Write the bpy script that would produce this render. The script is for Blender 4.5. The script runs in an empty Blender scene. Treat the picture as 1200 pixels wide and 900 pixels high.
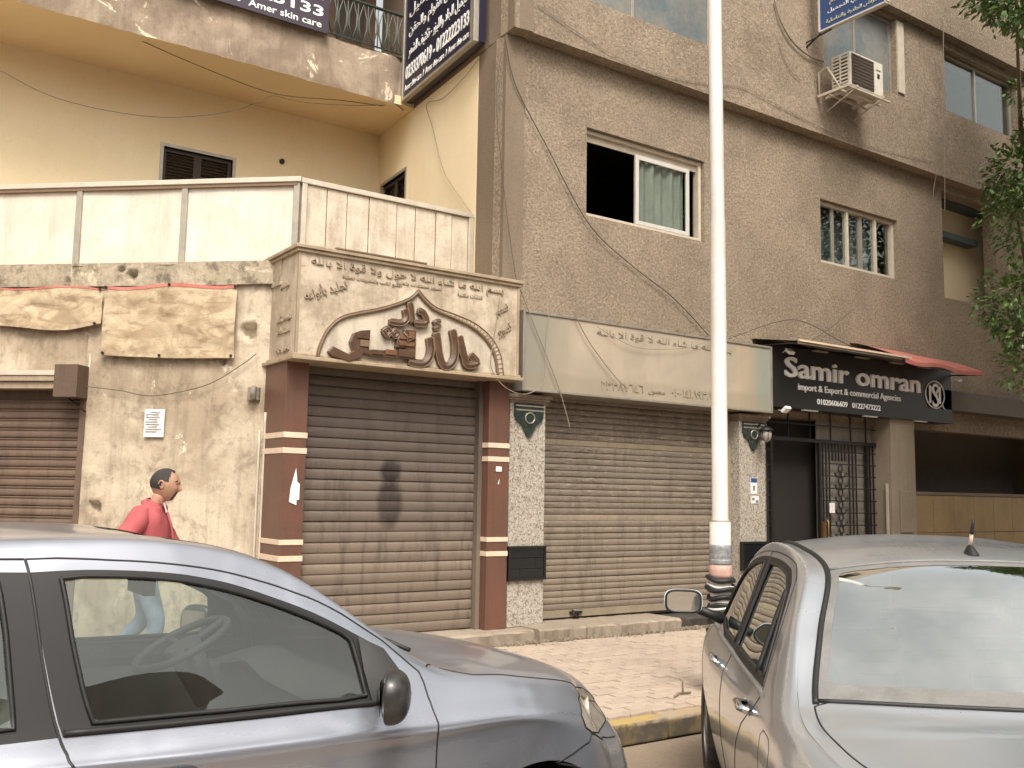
import bpy, bmesh, math, random
import numpy as np
from mathutils import Vector, Matrix, geometry, noise
R = math.radians
sc = bpy.context.scene
COL = sc.collection
random.seed(7)

# ---------------------------------------------------------------- camera
YAW, PITCH, ROLL, EYE = .60596, .11332, .0175, 1.6
cam_d = bpy.data.cameras.new('camera'); cam = bpy.data.objects.new('camera', cam_d); COL.objects.link(cam)
cam_d.sensor_width = 36; cam_d.lens = 36*1136/1200; cam_d.clip_start = .05; cam_d.clip_end = 900
f_ = Vector((math.sin(YAW)*math.cos(PITCH), math.cos(YAW)*math.cos(PITCH), math.sin(PITCH)))
r0 = Vector((math.cos(YAW), -math.sin(YAW), 0)); u0 = r0.cross(f_)
r_ = r0*math.cos(ROLL)+u0*math.sin(ROLL); u_ = -r0*math.sin(ROLL)+u0*math.cos(ROLL)
cam.matrix_world = Matrix(((r_.x, u_.x, -f_.x, 0), (r_.y, u_.y, -f_.y, 0), (r_.z, u_.z, -f_.z, EYE), (0, 0, 0, 1)))
sc.camera = cam

# ---------------------------------------------------------------- sky and sun (hazy, nearly overcast afternoon)
SUN_EL, SUN_AZ = R(52), R(205)          # azimuth: compass-like angle of the sun, 0 = +Y, clockwise
world = bpy.data.worlds.new('World'); sc.world = world; world.use_nodes = True
wn = world.node_tree; bg = wn.nodes['Background']
sky = wn.nodes.new('ShaderNodeTexSky'); sky.sky_type = 'NISHITA'; sky.sun_disc = False
sky.sun_elevation = SUN_EL; sky.sun_rotation = SUN_AZ; sky.dust_density = 6; sky.air_density = 1.2; sky.ozone_density = .6
hs = wn.nodes.new('ShaderNodeHueSaturation'); hs.inputs['Saturation'].default_value = .22
tint = wn.nodes.new('ShaderNodeMix'); tint.data_type = 'RGBA'; tint.blend_type = 'MULTIPLY'; tint.inputs[0].default_value = 1
tint.inputs[7].default_value = (1.0, .96, .905, 1)
wn.links.new(sky.outputs[0], hs.inputs['Color']); wn.links.new(hs.outputs[0], tint.inputs[6]); wn.links.new(tint.outputs[2], bg.inputs[0])
bg.inputs[1].default_value = .15
sun_d = bpy.data.lights.new('sun', 'SUN'); sun_d.energy = 1.3; sun_d.angle = R(18); sun_d.color = (1, .94, .865)
sun = bpy.data.objects.new('sun', sun_d); COL.objects.link(sun)
sdir = Vector((math.sin(SUN_AZ)*math.cos(SUN_EL), math.cos(SUN_AZ)*math.cos(SUN_EL), math.sin(SUN_EL)))
sun.rotation_euler = sdir.to_track_quat('Z', 'Y').to_euler()
sc.view_settings.view_transform = 'Standard'; sc.view_settings.look = 'None'
sc.view_settings.exposure = .80; sc.view_settings.gamma = 1

# ---------------------------------------------------------------- helpers
def link(o, parent=None):
    COL.objects.link(o)
    if parent is not None: o.parent = parent
    return o
def tag(o, label=None, cat=None, group=None, kind=None):
    if label: o['label'] = label
    if cat: o['category'] = cat
    if group: o['group'] = group
    if kind: o['kind'] = kind
    return o
def empty(name, loc=(0, 0, 0), rz=0, **k):
    o = bpy.data.objects.new(name, None); link(o); o.location = loc; o.rotation_euler = (0, 0, rz); o.empty_display_size = .2
    return tag(o, **k)
def copy_tree(o, parent=None):
    c = o.copy(); link(c, parent)
    for ch in list(o.children): copy_tree(ch, c)
    return c
class MB:
    def __init__(s): s.v = []; s.f = []; s.m = []; s.s = []; s.uv = None
    def add(s, vs, fs, mi=0, sm=False):
        b = len(s.v); s.v += [tuple(p) for p in vs]; s.f += [tuple(b+i for i in f) for f in fs]
        s.m += [mi]*len(fs); s.s += [sm]*len(fs); return s
    def box(s, x0, x1, y0, y1, z0, z1, mi=0):
        if x0 > x1: x0, x1 = x1, x0
        if y0 > y1: y0, y1 = y1, y0
        if z0 > z1: z0, z1 = z1, z0
        v = [(x, y, z) for x in (x0, x1) for y in (y0, y1) for z in (z0, z1)]
        return s.add(v, [(0, 1, 3, 2), (4, 6, 7, 5), (0, 4, 5, 1), (2, 3, 7, 6), (0, 2, 6, 4), (1, 5, 7, 3)], mi)
    def obox(s, o, ax, ay, az, a, b, mi=0):   # box in a local frame: origin o, unit axes, from a to b
        o = Vector(o); ax, ay, az = Vector(ax), Vector(ay), Vector(az)
        v = [o+ax*x+ay*y+az*z for x in (a[0], b[0]) for y in (a[1], b[1]) for z in (a[2], b[2])]
        return s.add(v, [(0, 1, 3, 2), (4, 6, 7, 5), (0, 4, 5, 1), (2, 3, 7, 6), (0, 2, 6, 4), (1, 5, 7, 3)], mi)
    def tube(s, pts, r, n=6, mi=0, cap=True):
        pts = [Vector(p) for p in pts]; rs = r if isinstance(r, (list, tuple)) else [r]*len(pts)
        b = len(s.v); up = None
        for i, p in enumerate(pts):
            t = (pts[min(i+1, len(pts)-1)]-pts[max(i-1, 0)]); t = t.normalized() if t.length > 1e-9 else Vector((0, 0, 1))
            if up is None: up = t.orthogonal().normalized()
            up = (up-t*up.dot(t)); up = up.normalized() if up.length > 1e-6 else t.orthogonal().normalized()
            q = t.cross(up)
            for k in range(n):
                a = 2*math.pi*k/n; s.v.append(tuple(p+(up*math.cos(a)+q*math.sin(a))*rs[i]))
        m = len(pts)
        for i in range(m-1):
            for k in range(n):
                s.f.append((b+i*n+k, b+i*n+(k+1) % n, b+(i+1)*n+(k+1) % n, b+(i+1)*n+k)); s.m.append(mi); s.s.append(True)
        if cap:
            s.f.append(tuple(b+k for k in range(n))[::-1]); s.m.append(mi); s.s.append(False)
            s.f.append(tuple(b+(m-1)*n+k for k in range(n))); s.m.append(mi); s.s.append(False)
        return s
    def cyl(s, p0, p1, r0, r1=None, n=16, mi=0): return s.tube([p0, p1], [r0, r0 if r1 is None else r1], n, mi)
    def grid(s, fn, nu, nv, mi=0, sm=True):
        b = len(s.v)
        for i in range(nu+1):
            for j in range(nv+1): s.v.append(tuple(fn(i/nu, j/nv)))
        for i in range(nu):
            for j in range(nv):
                a = b+i*(nv+1)+j; s.f.append((a, a+1, a+nv+2, a+nv+1)); s.m.append(mi); s.s.append(sm)
        return s
    def prism(s, poly, y0, y1, mi=0, plane='xz'):   # closed polygon in xz extruded along y
        n = len(poly); b = len(s.v)
        P = (lambda a, c, y: (a, y, c)) if plane == 'xz' else ((lambda a, c, y: (a, c, y)) if plane == 'xy' else (lambda a, c, y: (y, a, c)))
        s.v += [P(a, c, y0) for a, c in poly]+[P(a, c, y1) for a, c in poly]
        for i in range(n):
            j = (i+1) % n; s.f.append((b+i, b+j, b+n+j, b+n+i)); s.m.append(mi); s.s.append(False)
        for base in (0, n):
            tris = geometry.tessellate_polygon([[Vector((a, c, 0)) for a, c in poly]])
            for t in tris: s.f.append(tuple(b+base+i for i in t)); s.m.append(mi); s.s.append(False)
        return s
    def mesh(s, name, mats, fix=True):
        me = bpy.data.meshes.new(name); me.from_pydata(s.v, [], s.f)
        for m in (mats if isinstance(mats, (list, tuple)) else [mats]): me.materials.append(m)
        me.polygons.foreach_set('material_index', s.m); me.polygons.foreach_set('use_smooth', s.s)
        if fix:
            bm = bmesh.new(); bm.from_mesh(me); bmesh.ops.recalc_face_normals(bm, faces=bm.faces); bm.to_mesh(me); bm.free()
        me.update(); return me
    def obj(s, name, mats, parent=None, bev=0, fix=True, **k):
        o = bpy.data.objects.new(name, s.mesh(name, mats, fix)); link(o, parent)
        if bev:
            b = o.modifiers.new('bevel', 'BEVEL'); b.width = bev; b.segments = 2; b.limit_method = 'ANGLE'; b.angle_limit = R(40)
        return tag(o, **k)
def inst(name, me, parent, loc=(0, 0, 0), rot=(0, 0, 0), scale=(1, 1, 1), **k):
    o = bpy.data.objects.new(name, me); link(o, parent); o.location = loc; o.rotation_euler = rot; o.scale = scale
    return tag(o, **k)

# Arabic letters in their joined forms, right to left
def forms():
    d = {}
    for k, v in {'آ': 0xFE81, 'أ': 0xFE83, 'ؤ': 0xFE85, 'إ': 0xFE87, 'ا': 0xFE8D, 'ة': 0xFE93, 'د': 0xFEA9, 'ذ': 0xFEAB, 'ر': 0xFEAD, 'ز': 0xFEAF, 'و': 0xFEED, 'ى': 0xFEEF}.items(): d[k] = (v, v+1, 0, 0)
    for k, v in {'ئ': 0xFE89, 'ب': 0xFE8F, 'ت': 0xFE95, 'ث': 0xFE99, 'ج': 0xFE9D, 'ح': 0xFEA1, 'خ': 0xFEA5, 'س': 0xFEB1, 'ش': 0xFEB5, 'ص': 0xFEB9, 'ض': 0xFEBD, 'ط': 0xFEC1, 'ظ': 0xFEC5, 'ع': 0xFEC9, 'غ': 0xFECD, 'ف': 0xFED1, 'ق': 0xFED5, 'ك': 0xFED9, 'ل': 0xFEDD, 'م': 0xFEE1, 'ن': 0xFEE5, 'ه': 0xFEE9, 'ي': 0xFEF1}.items(): d[k] = (v, v+1, v+2, v+3)
    return d
FORMS = forms()
def ar(t):
    out = []; n = len(t); i = 0; prev = False
    while i < n:
        c = t[i]
        if c not in FORMS: out.append(c); prev = False; i += 1; continue
        if c == 'ل' and i+1 < n and t[i+1] in 'اأ':
            out.append(chr({'ا': 0xFEFB, 'أ': 0xFEF7}[t[i+1]]+(1 if prev else 0))); prev = False; i += 2; continue
        f = FORMS[c]; nxt = i+1 < n and t[i+1] in FORMS and f[2] != 0
        out.append(chr(f[3] if prev and nxt else f[1] if prev else f[2] if nxt else f[0])); prev = nxt; i += 1
    return ''.join(reversed(out))
def text(body, w, h, mat, parent, loc, rot, depth=.003, bold=0., slant=0, name='lettering', split=False):
    cu = bpy.data.curves.new(name, 'FONT'); cu.body = body; cu.offset = bold; cu.extrude = .01; cu.resolution_u = 3; cu.shear = slant
    tmp = bpy.data.objects.new('tmp', cu); link(tmp)
    dg = bpy.context.evaluated_depsgraph_get(); me = bpy.data.meshes.new_from_object(tmp.evaluated_get(dg))
    bpy.data.objects.remove(tmp); bpy.data.curves.remove(cu)
    n = len(me.vertices); co = np.empty(n*3); me.vertices.foreach_get('co', co); co = co.reshape(-1, 3)
    lo, hi = co.min(0), co.max(0); ctr = (lo+hi)/2
    co = (co-ctr)*np.array([w/(hi[0]-lo[0]), h/(hi[1]-lo[1]), depth/.02])
    # overlapping strokes of one letter share a plane: move each piece out by a hair
    bm = bmesh.new(); bm.from_mesh(me); bm.verts.ensure_lookup_table(); seen = set(); k = 0
    for v in bm.verts:
        if v.index in seen: continue
        st = [v]; seen.add(v.index)
        while st:
            a = st.pop(); co[a.index, 2] += (k % 4)*.00035
            for e in a.link_edges:
                b = e.other_vert(a)
                if b.index not in seen: seen.add(b.index); st.append(b)
        k += 1
    bm.free()
    co[:, 2] += depth/2
    me.vertices.foreach_set('co', co.ravel()); me.materials.clear(); me.materials.append(mat); me.update()
    if split:      # one object per letter (a dot stays with its stem)
        bm = bmesh.new(); bm.from_mesh(me); bm.verts.ensure_lookup_table(); seen = set(); isl = []
        for v in bm.verts:
            if v.index in seen: continue
            st = [v]; seen.add(v.index); I = []
            while st:
                a = st.pop(); I.append(a.index)
                for e in a.link_edges:
                    b = e.other_vert(a)
                    if b.index not in seen: seen.add(b.index); st.append(b)
            isl.append(I)
        bm.free(); grp = []
        for I in sorted(isl, key=lambda I: co[I, 0].min()):
            lo_, hi_ = co[I, 0].min(), co[I, 0].max()
            if grp and lo_ < grp[-1][1]-.4*(hi_-lo_): grp[-1][0] += I; grp[-1][1] = max(grp[-1][1], hi_)
            else: grp.append([list(I), hi_])
        F = [tuple(p.vertices) for p in me.polygons]
        for I, _ in grp:
            ix = {k: n for n, k in enumerate(I)}; m2 = bpy.data.meshes.new('letter'); m2.from_pydata([tuple(co[k]) for k in I], [], [tuple(ix[k] for k in f) for f in F if f[0] in ix]); m2.materials.append(mat)
            o = bpy.data.objects.new('letter', m2); link(o, parent); o.location = loc; o.rotation_euler = rot
        return o
    o = bpy.data.objects.new(name, me); link(o, parent); o.location = loc; o.rotation_euler = rot; o['kind'] = 'stuff'
    return o

# ---------------------------------------------------------------- materials
def newmat(name):
    m = bpy.data.materials.new(name); m.use_nodes = True; nt = m.node_tree; return m, nt, nt.nodes['Principled BSDF']
def nd(nt, t, **k):
    n = nt.nodes.new('ShaderNode'+t)
    for a, b in k.items(): setattr(n, a, b)
    return n
def pos(nt, scale=(1, 1, 1), obj=False):
    mp = nd(nt, 'Mapping'); mp.inputs['Scale'].default_value = scale
    src = nd(nt, 'TexCoord').outputs['Object'] if obj else nd(nt, 'NewGeometry').outputs['Position']
    nt.links.new(src, mp.inputs[0]); return mp.outputs[0]
def noise_n(nt, scale, detail=4, rough=.55, vec=None, dist=0):
    n = nd(nt, 'TexNoise'); n.inputs['Scale'].default_value = scale; n.inputs['Detail'].default_value = detail
    n.inputs['Roughness'].default_value = rough; n.inputs['Distortion'].default_value = dist
    if vec is not None: nt.links.new(vec, n.inputs['Vector'])
    return n.outputs['Fac']
def ramp(nt, fac, a, b, ca=(0, 0, 0, 1), cb=(1, 1, 1, 1)):   # 0..1 between a and b (or 1..0 when ca is white)
    r = nd(nt, 'MapRange'); nt.links.new(fac, r.inputs['Value']); r.inputs['From Min'].default_value = a; r.inputs['From Max'].default_value = b
    r.inputs['To Min'].default_value = ca[0]; r.inputs['To Max'].default_value = cb[0]; return r.outputs[0]
def mix(nt, fac, a, b, mode='MIX'):
    m = nd(nt, 'Mix'); m.data_type = 'RGBA'; m.blend_type = mode
    for i, x in ((0, fac), (6, a), (7, b)):
        if isinstance(x, (int, float)): m.inputs[i].default_value = x
        elif isinstance(x, tuple): m.inputs[i].default_value = (*x[:3], 1)
        else: nt.links.new(x, m.inputs[i])
    return m.outputs[2]
def mth(nt, op, a, b=0., c=None):
    m = nd(nt, 'Math'); m.operation = op
    for i, x in ((0, a), (1, b), (2, c)):
        if x is None: continue
        if isinstance(x, (int, float)): m.inputs[i].default_value = x
        else: nt.links.new(x, m.inputs[i])
    return m.outputs[0]
def bump(nt, bsdf, h, strength=.5, dist=.01):
    b = nd(nt, 'Bump'); b.inputs['Strength'].default_value = strength; b.inputs['Distance'].default_value = dist
    nt.links.new(h, b.inputs['Height']); nt.links.new(b.outputs[0], bsdf.inputs['Normal'])
def flat(name, col, rough=.6, metal=0., coat=0., dirt=.25, scale=6, dirtcol=None, bmp=.0):
    m, nt, b = newmat(name)
    n = noise_n(nt, scale, 5, .6, pos(nt)); n2 = noise_n(nt, scale*9, 3, .6, pos(nt))
    k = ramp(nt, mth(nt, 'ADD', mth(nt, 'MULTIPLY', n, .7), mth(nt, 'MULTIPLY', n2, .3)), .41, .61)
    dc = dirtcol or tuple(c*.55 for c in col)
    cc = mix(nt, mth(nt, 'MULTIPLY', k, dirt), col, dc)
    if dirt >= .35:
        sv = noise_n(nt, 1.0, 6, .7, pos(nt, (scale*1.8, scale*1.8, scale*.22))); cc = mix(nt, mth(nt, 'MULTIPLY', ramp(nt, sv, .50, .66), dirt*.6), cc, tuple(x*.6 for x in dc))
        sp = noise_n(nt, scale*11, 5, .75, pos(nt)); cc = mix(nt, mth(nt, 'MULTIPLY', ramp(nt, sp, .60, .66), dirt*.5), cc, tuple(x*.5 for x in dc))
    nt.links.new(cc, b.inputs['Base Color'])
    b.inputs['Roughness'].default_value = rough; b.inputs['Metallic'].default_value = metal; b.inputs['Coat Weight'].default_value = coat
    if bmp: bump(nt, b, n2, bmp, .004)
    return m
def plaster(name, col, col2, grain=0., gscale=60, blotch=0., blotchcol=(.10, .08, .055), patch=None, patch_at=.62, streak=.3, streakcol=(.12, .10, .075), fine=.25, lo=.35, hi=.7):
    m, nt, b = newmat(name); p = pos(nt)
    big = noise_n(nt, .9, 6, .62, p, .4); c = mix(nt, ramp(nt, big, lo, hi), col, col2)
    if streak:
        sv = noise_n(nt, 1.0, 5, .6, pos(nt, (5.5, 5.5, .55))); s2 = noise_n(nt, 1.0, 3, .6, pos(nt, (19, 19, 1.3)))
        k = ramp(nt, mth(nt, 'ADD', mth(nt, 'MULTIPLY', sv, .6), mth(nt, 'MULTIPLY', s2, .4)), .48, .72)
        c = mix(nt, mth(nt, 'MULTIPLY', k, streak), c, streakcol)
    if patch:
        pn = noise_n(nt, 2.3, 7, .7, p, .8); c = mix(nt, ramp(nt, pn, patch_at, patch_at+.03), c, patch)
    if blotch:
        b1 = noise_n(nt, 3.1, 9, .72, p, .5); b2 = noise_n(nt, 11, 6, .7, p); c = mix(nt, mth(nt, 'MULTIPLY', ramp(nt, mth(nt, 'ADD', mth(nt, 'MULTIPLY', b1, .65), mth(nt, 'MULTIPLY', b2, .35)), .50, .60), blotch), c, blotchcol)
    fn = noise_n(nt, gscale, 5, .82, p); vo = nd(nt, 'TexVoronoi'); vo.inputs['Scale'].default_value = gscale*1.3; nt.links.new(p, vo.inputs['Vector'])
    g = mth(nt, 'ADD', mth(nt, 'MULTIPLY', fn, .9), mth(nt, 'MULTIPLY', vo.outputs['Distance'], .2))
    if fine: c = mix(nt, mth(nt, 'MULTIPLY', ramp(nt, g, .58, .42), fine), c, tuple(x*.42 for x in col))
    if fine > .5: c = mix(nt, mth(nt, 'MULTIPLY', ramp(nt, g, .60, .74), fine*.7), c, tuple(min(1, x*1.7) for x in col))
    nt.links.new(c, b.inputs['Base Color']); b.inputs['Roughness'].default_value = .92; b.inputs['Specular IOR Level'].default_value = .2
    bump(nt, b, mth(nt, 'ADD', mth(nt, 'MULTIPLY', g, .6+grain), mth(nt, 'MULTIPLY', big, .4)), .35+grain*.6, .006+.02*grain)
    return m
def glass(name, tintc=(.75, .82, .78), refl=1.0, rough=.0, body=0., bodycol=(.05, .06, .06)):
    m = bpy.data.materials.new(name); m.use_nodes = True; nt = m.node_tree; nt.nodes.clear()
    out = nd(nt, 'OutputMaterial'); tr = nd(nt, 'BsdfTransparent'); tr.inputs[0].default_value = (*tintc, 1)
    gl = nd(nt, 'BsdfGlossy'); gl.inputs['Roughness'].default_value = rough; gl.inputs[0].default_value = (.95, 1, .98, 1)
    fr = nd(nt, 'Fresnel'); nt.links.new(mth(nt, 'SUBTRACT', 1.5, mth(nt, 'MULTIPLY', nd(nt, 'NewGeometry').outputs['Backfacing'], .8333)), fr.inputs[0]); mx = nd(nt, 'MixShader')
    nt.links.new(mth(nt, 'MULTIPLY', fr.outputs[0], refl), mx.inputs[0])
    base = tr.outputs[0]
    if body:
        df = nd(nt, 'BsdfDiffuse'); df.inputs[0].default_value = (*bodycol, 1); m2 = nd(nt, 'MixShader'); m2.inputs[0].default_value = body
        n = noise_n(nt, 3, 5, .6, pos(nt)); nt.links.new(mth(nt, 'MULTIPLY', ramp(nt, n, .2, .8), body*1.6), m2.inputs[0])
        nt.links.new(base, m2.inputs[1]); nt.links.new(df.outputs[0], m2.inputs[2]); base = m2.outputs[0]
    nt.links.new(base, mx.inputs[1]); nt.links.new(gl.outputs[0], mx.inputs[2]); nt.links.new(mx.outputs[0], out.inputs[0])
    return m
M = {}
M['stucco'] = plaster('grey_brown_stucco', (.355, .284, .208), (.285, .226, .166), grain=.8, gscale=25, lo=.42, hi=.6, streak=.14, streakcol=(.12, .09, .065), fine=.62, blotch=.22, blotchcol=(.15, .11, .075))
M['stucco_strip'] = plaster('stucco_edge', (.24, .185, .135), (.20, .155, .11), grain=.4, gscale=50, streak=.3, fine=.35)
M['yellow'] = plaster('yellow_wall_paint', (.80, .66, .43), (.84, .71, .49), gscale=25, streak=.05, streakcol=(.40, .28, .14), fine=.06)
M['soffit'] = plaster('ochre_soffit_paint', (.76, .58, .34), (.80, .63, .39), gscale=20, streak=.0, fine=.05)
M['fascia'] = plaster('weathered_balcony_edge', (.40, .315, .235), (.25, .19, .14), grain=.25, gscale=30, lo=.43, hi=.56, patch=(.70, .60, .44), patch_at=.60, streak=.5, fine=.25, blotch=.35, blotchcol=(.15, .115, .08))
M['oldwall'] = plaster('stained_old_plaster', (.56, .475, .36), (.37, .295, .21), grain=.2, gscale=24, lo=.42, hi=.58, patch=(.66, .58, .45), patch_at=.585, streak=.62, streakcol=(.17, .13, .09), fine=.2, blotch=.6, blotchcol=(.17, .135, .095))
M['oldbeam'] = plaster('broken_concrete_beam', (.46, .39, .29), (.33, .27, .19), grain=.5, gscale=18, patch=(.56, .48, .36), patch_at=.6, streak=.4, fine=.4, blotch=.8, blotchcol=(.10, .08, .055))
M['cement'] = plaster('cement_patch', (.30, .27, .22), (.24, .21, .17), grain=.6, gscale=30, fine=.3, streak=0)
M['panel'] = flat('cream_panel_sheet', (.66, .605, .53), .45, dirt=.42, scale=3.2, dirtcol=(.50, .41, .30))
M['plank'] = flat('cream_painted_plank', (.62, .54, .43), .55, dirt=.6, scale=4.5, dirtcol=(.38, .30, .21))
M['alu'] = flat('dull_aluminium', (.42, .38, .32), .4, metal=.5, dirt=.4, scale=8)
M['railmetal'] = flat('pale_rail_metal', (.62, .55, .45), .4, metal=.3, dirt=.3, scale=8)
M['signface'] = flat('cream_acrylic_sign', (.56, .475, .365), .42, dirt=.85, scale=2.6, dirtcol=(.31, .245, .17))
M['signedge'] = flat('sign_moulding', (.40, .31, .21), .5, dirt=.5, scale=7)
M['ghost'] = flat('old_raised_letters', (.36, .28, .195), .55, dirt=.4, scale=9)
M['brownletter'] = flat('brown_letter_face', (.075, .040, .024), .28, coat=.3, dirt=.4, scale=9, dirtcol=(.16, .10, .06))
M['orangeletter'] = flat('faded_orange_letter', (.19, .080, .04), .5, dirt=.8, scale=12, dirtcol=(.12, .06, .03))
M['letteredge'] = flat('letter_rim', (.20, .13, .08), .4, dirt=.3, scale=9)
M['inlay'] = flat('arch_inset_panel', (.60, .52, .41), .5, dirt=.6, scale=3)
M['redclad'] = flat('red_brown_cladding', (.145, .066, .045), .42, dirt=.7, scale=3.5, dirtcol=(.10, .06, .042))
M['creamband'] = flat('cream_band', (.72, .56, .42), .5, dirt=.3, scale=10)
M['slat'] = None
M['black'] = flat('black_rubber', (.012, .012, .012), .55, dirt=.2)
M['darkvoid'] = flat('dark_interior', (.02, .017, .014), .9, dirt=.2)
M['cabin'] = flat('dark_cabin_plastic', (.036, .036, .035), .7, dirt=.3)
M['seat'] = flat('grey_seat_cloth', (.27, .26, .235), .9, dirt=.3, scale=20)
M['white'] = flat('white_paint', (.56, .54, .515), .4, dirt=.5, scale=5, dirtcol=(.5, .43, .34))
M['cream_frame'] = flat('cream_window_frame', (.55, .48, .38), .45, dirt=.3, scale=9)
M['marble'] = flat('dark_green_marble', (.018, .028, .024), .15, coat=.4, dirt=.6, scale=22, dirtcol=(.06, .08, .065))
M['blacktile'] = flat('black_glossy_tile', (.008, .011, .013), .12, coat=.4, dirt=.2)
M['cornice'] = flat('pillar_cornice', (.24, .18, .13), .6, dirt=.5)
M['chrome'] = flat('chrome', (.7, .7, .7), .12, metal=1, dirt=.1)
M['iron'] = flat('black_wrought_iron', (.010, .009, .008), .5, dirt=.3)
M['railiron'] = flat('grey_green_iron', (.10, .115, .095), .5, dirt=.4)
M['shutterwood'] = flat('dark_brown_louvre', (.045, .027, .018), .6, dirt=.4)
M['pinkred'] = flat('faded_red_awning', (.48, .13, .10), .7, dirt=.4, scale=5, dirtcol=(.5, .30, .24))
M['signblack'] = flat('black_sign_board', (.016, .015, .014), .35, dirt=.2)
M['signwhite'] = flat('white_lettering', (.92, .91, .89), .4, dirt=.04)
M['signpurple'] = flat('dark_purple_board', (.050, .036, .052), .3, dirt=.2)
M['signnavy'] = flat('navy_sign_board', (.020, .018, .040), .3, dirt=.15)
M['signblue'] = flat('blue_sign_board', (.035, .075, .20), .4, dirt=.2)
M['yellowletter'] = flat('pale_yellow_lettering', (.70, .66, .38), .4, dirt=.1)
M['acwhite'] = flat('aged_white_casing', (.66, .61, .52), .5, dirt=.3, scale=9)
M['acdark'] = flat('dark_grille', (.075, .06, .045), .6, dirt=.3)
M['wire'] = flat('grey_brown_wire', (.085, .07, .055), .7, dirt=.2)
M['wirelight'] = flat('pale_wire', (.26, .21, .16), .7, dirt=.2)
M['concrete'] = plaster('step_concrete', (.34, .285, .22), (.24, .195, .145), grain=.3, gscale=22, streak=0, fine=.25)
M['darkpad'] = flat('dark_wet_pad', (.06, .052, .045), .6, dirt=.4, scale=5)
M['road'] = plaster('dusty_road', (.30, .235, .175), (.24, .185, .135), grain=.35, gscale=40, streak=0, fine=.3)
M['paver_bed'] = plaster('sand_joint', (.22, .17, .125), (.17, .13, .095), grain=.3, gscale=40, streak=0, fine=.2)
M['tantile'] = flat('tan_tile_wall', (.30, .20, .085), .5, dirt=.4, scale=3)
M['tanpost'] = plaster('tan_post_plaster', (.33, .27, .20), (.25, .20, .15), gscale=25, streak=.3, fine=.2)
M['curtain'] = flat('pale_curtain', (.46, .45, .405), .8, dirt=.4, scale=3)
M['blueglass'] = flat('blue_grey_board', (.12, .15, .165), .25, dirt=.5, scale=1.5, dirtcol=(.33, .28, .21))
M['pane'] = glass('window_pane', (.84, .88, .86), 1.6)
M['carglass'] = glass('car_window_glass', (.74, .80, .77), 2.3, body=.05, bodycol=(.35, .33, .28))
M['tintglass'] = glass('tinted_car_glass', (.28, .28, .26), 2.6, body=.05, bodycol=(.3, .28, .24))
M['backglass'] = glass('heated_rear_glass', (.40, .43, .42), 8.5, rough=.02, body=.28, bodycol=(.50, .52, .48))
M['skin'] = flat('skin', (.42, .24, .16), .55, dirt=.2, scale=18, dirtcol=(.26, .13, .085))
M['hair'] = flat('short_black_hair', (.022, .018, .016), .8, dirt=.4, scale=60, dirtcol=(.06, .05, .045))
M['stubble'] = flat('beard_stubble', (.135, .082, .062), .8, dirt=.6, scale=70)
M['shirt'] = flat('coral_pink_shirt', (.40, .09, .095), .85, dirt=.4, scale=9, dirtcol=(.33, .06, .065), bmp=.2)
M['undershirt'] = flat('white_undershirt', (.75, .70, .66), .9, dirt=.1)
M['jeans'] = flat('light_blue_jeans', (.20, .26, .34), .9, dirt=.5, scale=10)
M['shoe'] = flat('dark_shoe', (.03, .02, .016), .5)
M['paper'] = flat('white_paper', (.80, .77, .74), .7, dirt=.15, scale=9)
M['ink'] = flat('grey_print', (.22, .20, .20), .8, dirt=.1)
M['tyre'] = flat('tyre_rubber', (.022, .021, .020), .8, dirt=.5, scale=14, dirtcol=(.10, .085, .065))
M['rim'] = flat('alloy_rim', (.35, .34, .32), .35, metal=.8, dirt=.4)
M['lamp_lens'] = flat('cloudy_headlight', (.33, .30, .245), .12, coat=.8, dirt=.5, scale=14, dirtcol=(.16, .14, .11))
M['tail_lens'] = flat('red_tail_light', (.35, .015, .012), .15, coat=.8, dirt=.1)
M['mirror'] = flat('mirror_glass', (.75, .78, .78), .03, metal=1, dirt=.1)
M['greyfrit'] = flat('dusty_window_border', (.20, .195, .185), .45, dirt=.4, scale=8)
M['barkm'] = flat('tree_bark', (.10, .07, .045), .9, dirt=.5, scale=14, bmp=.5)
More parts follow.
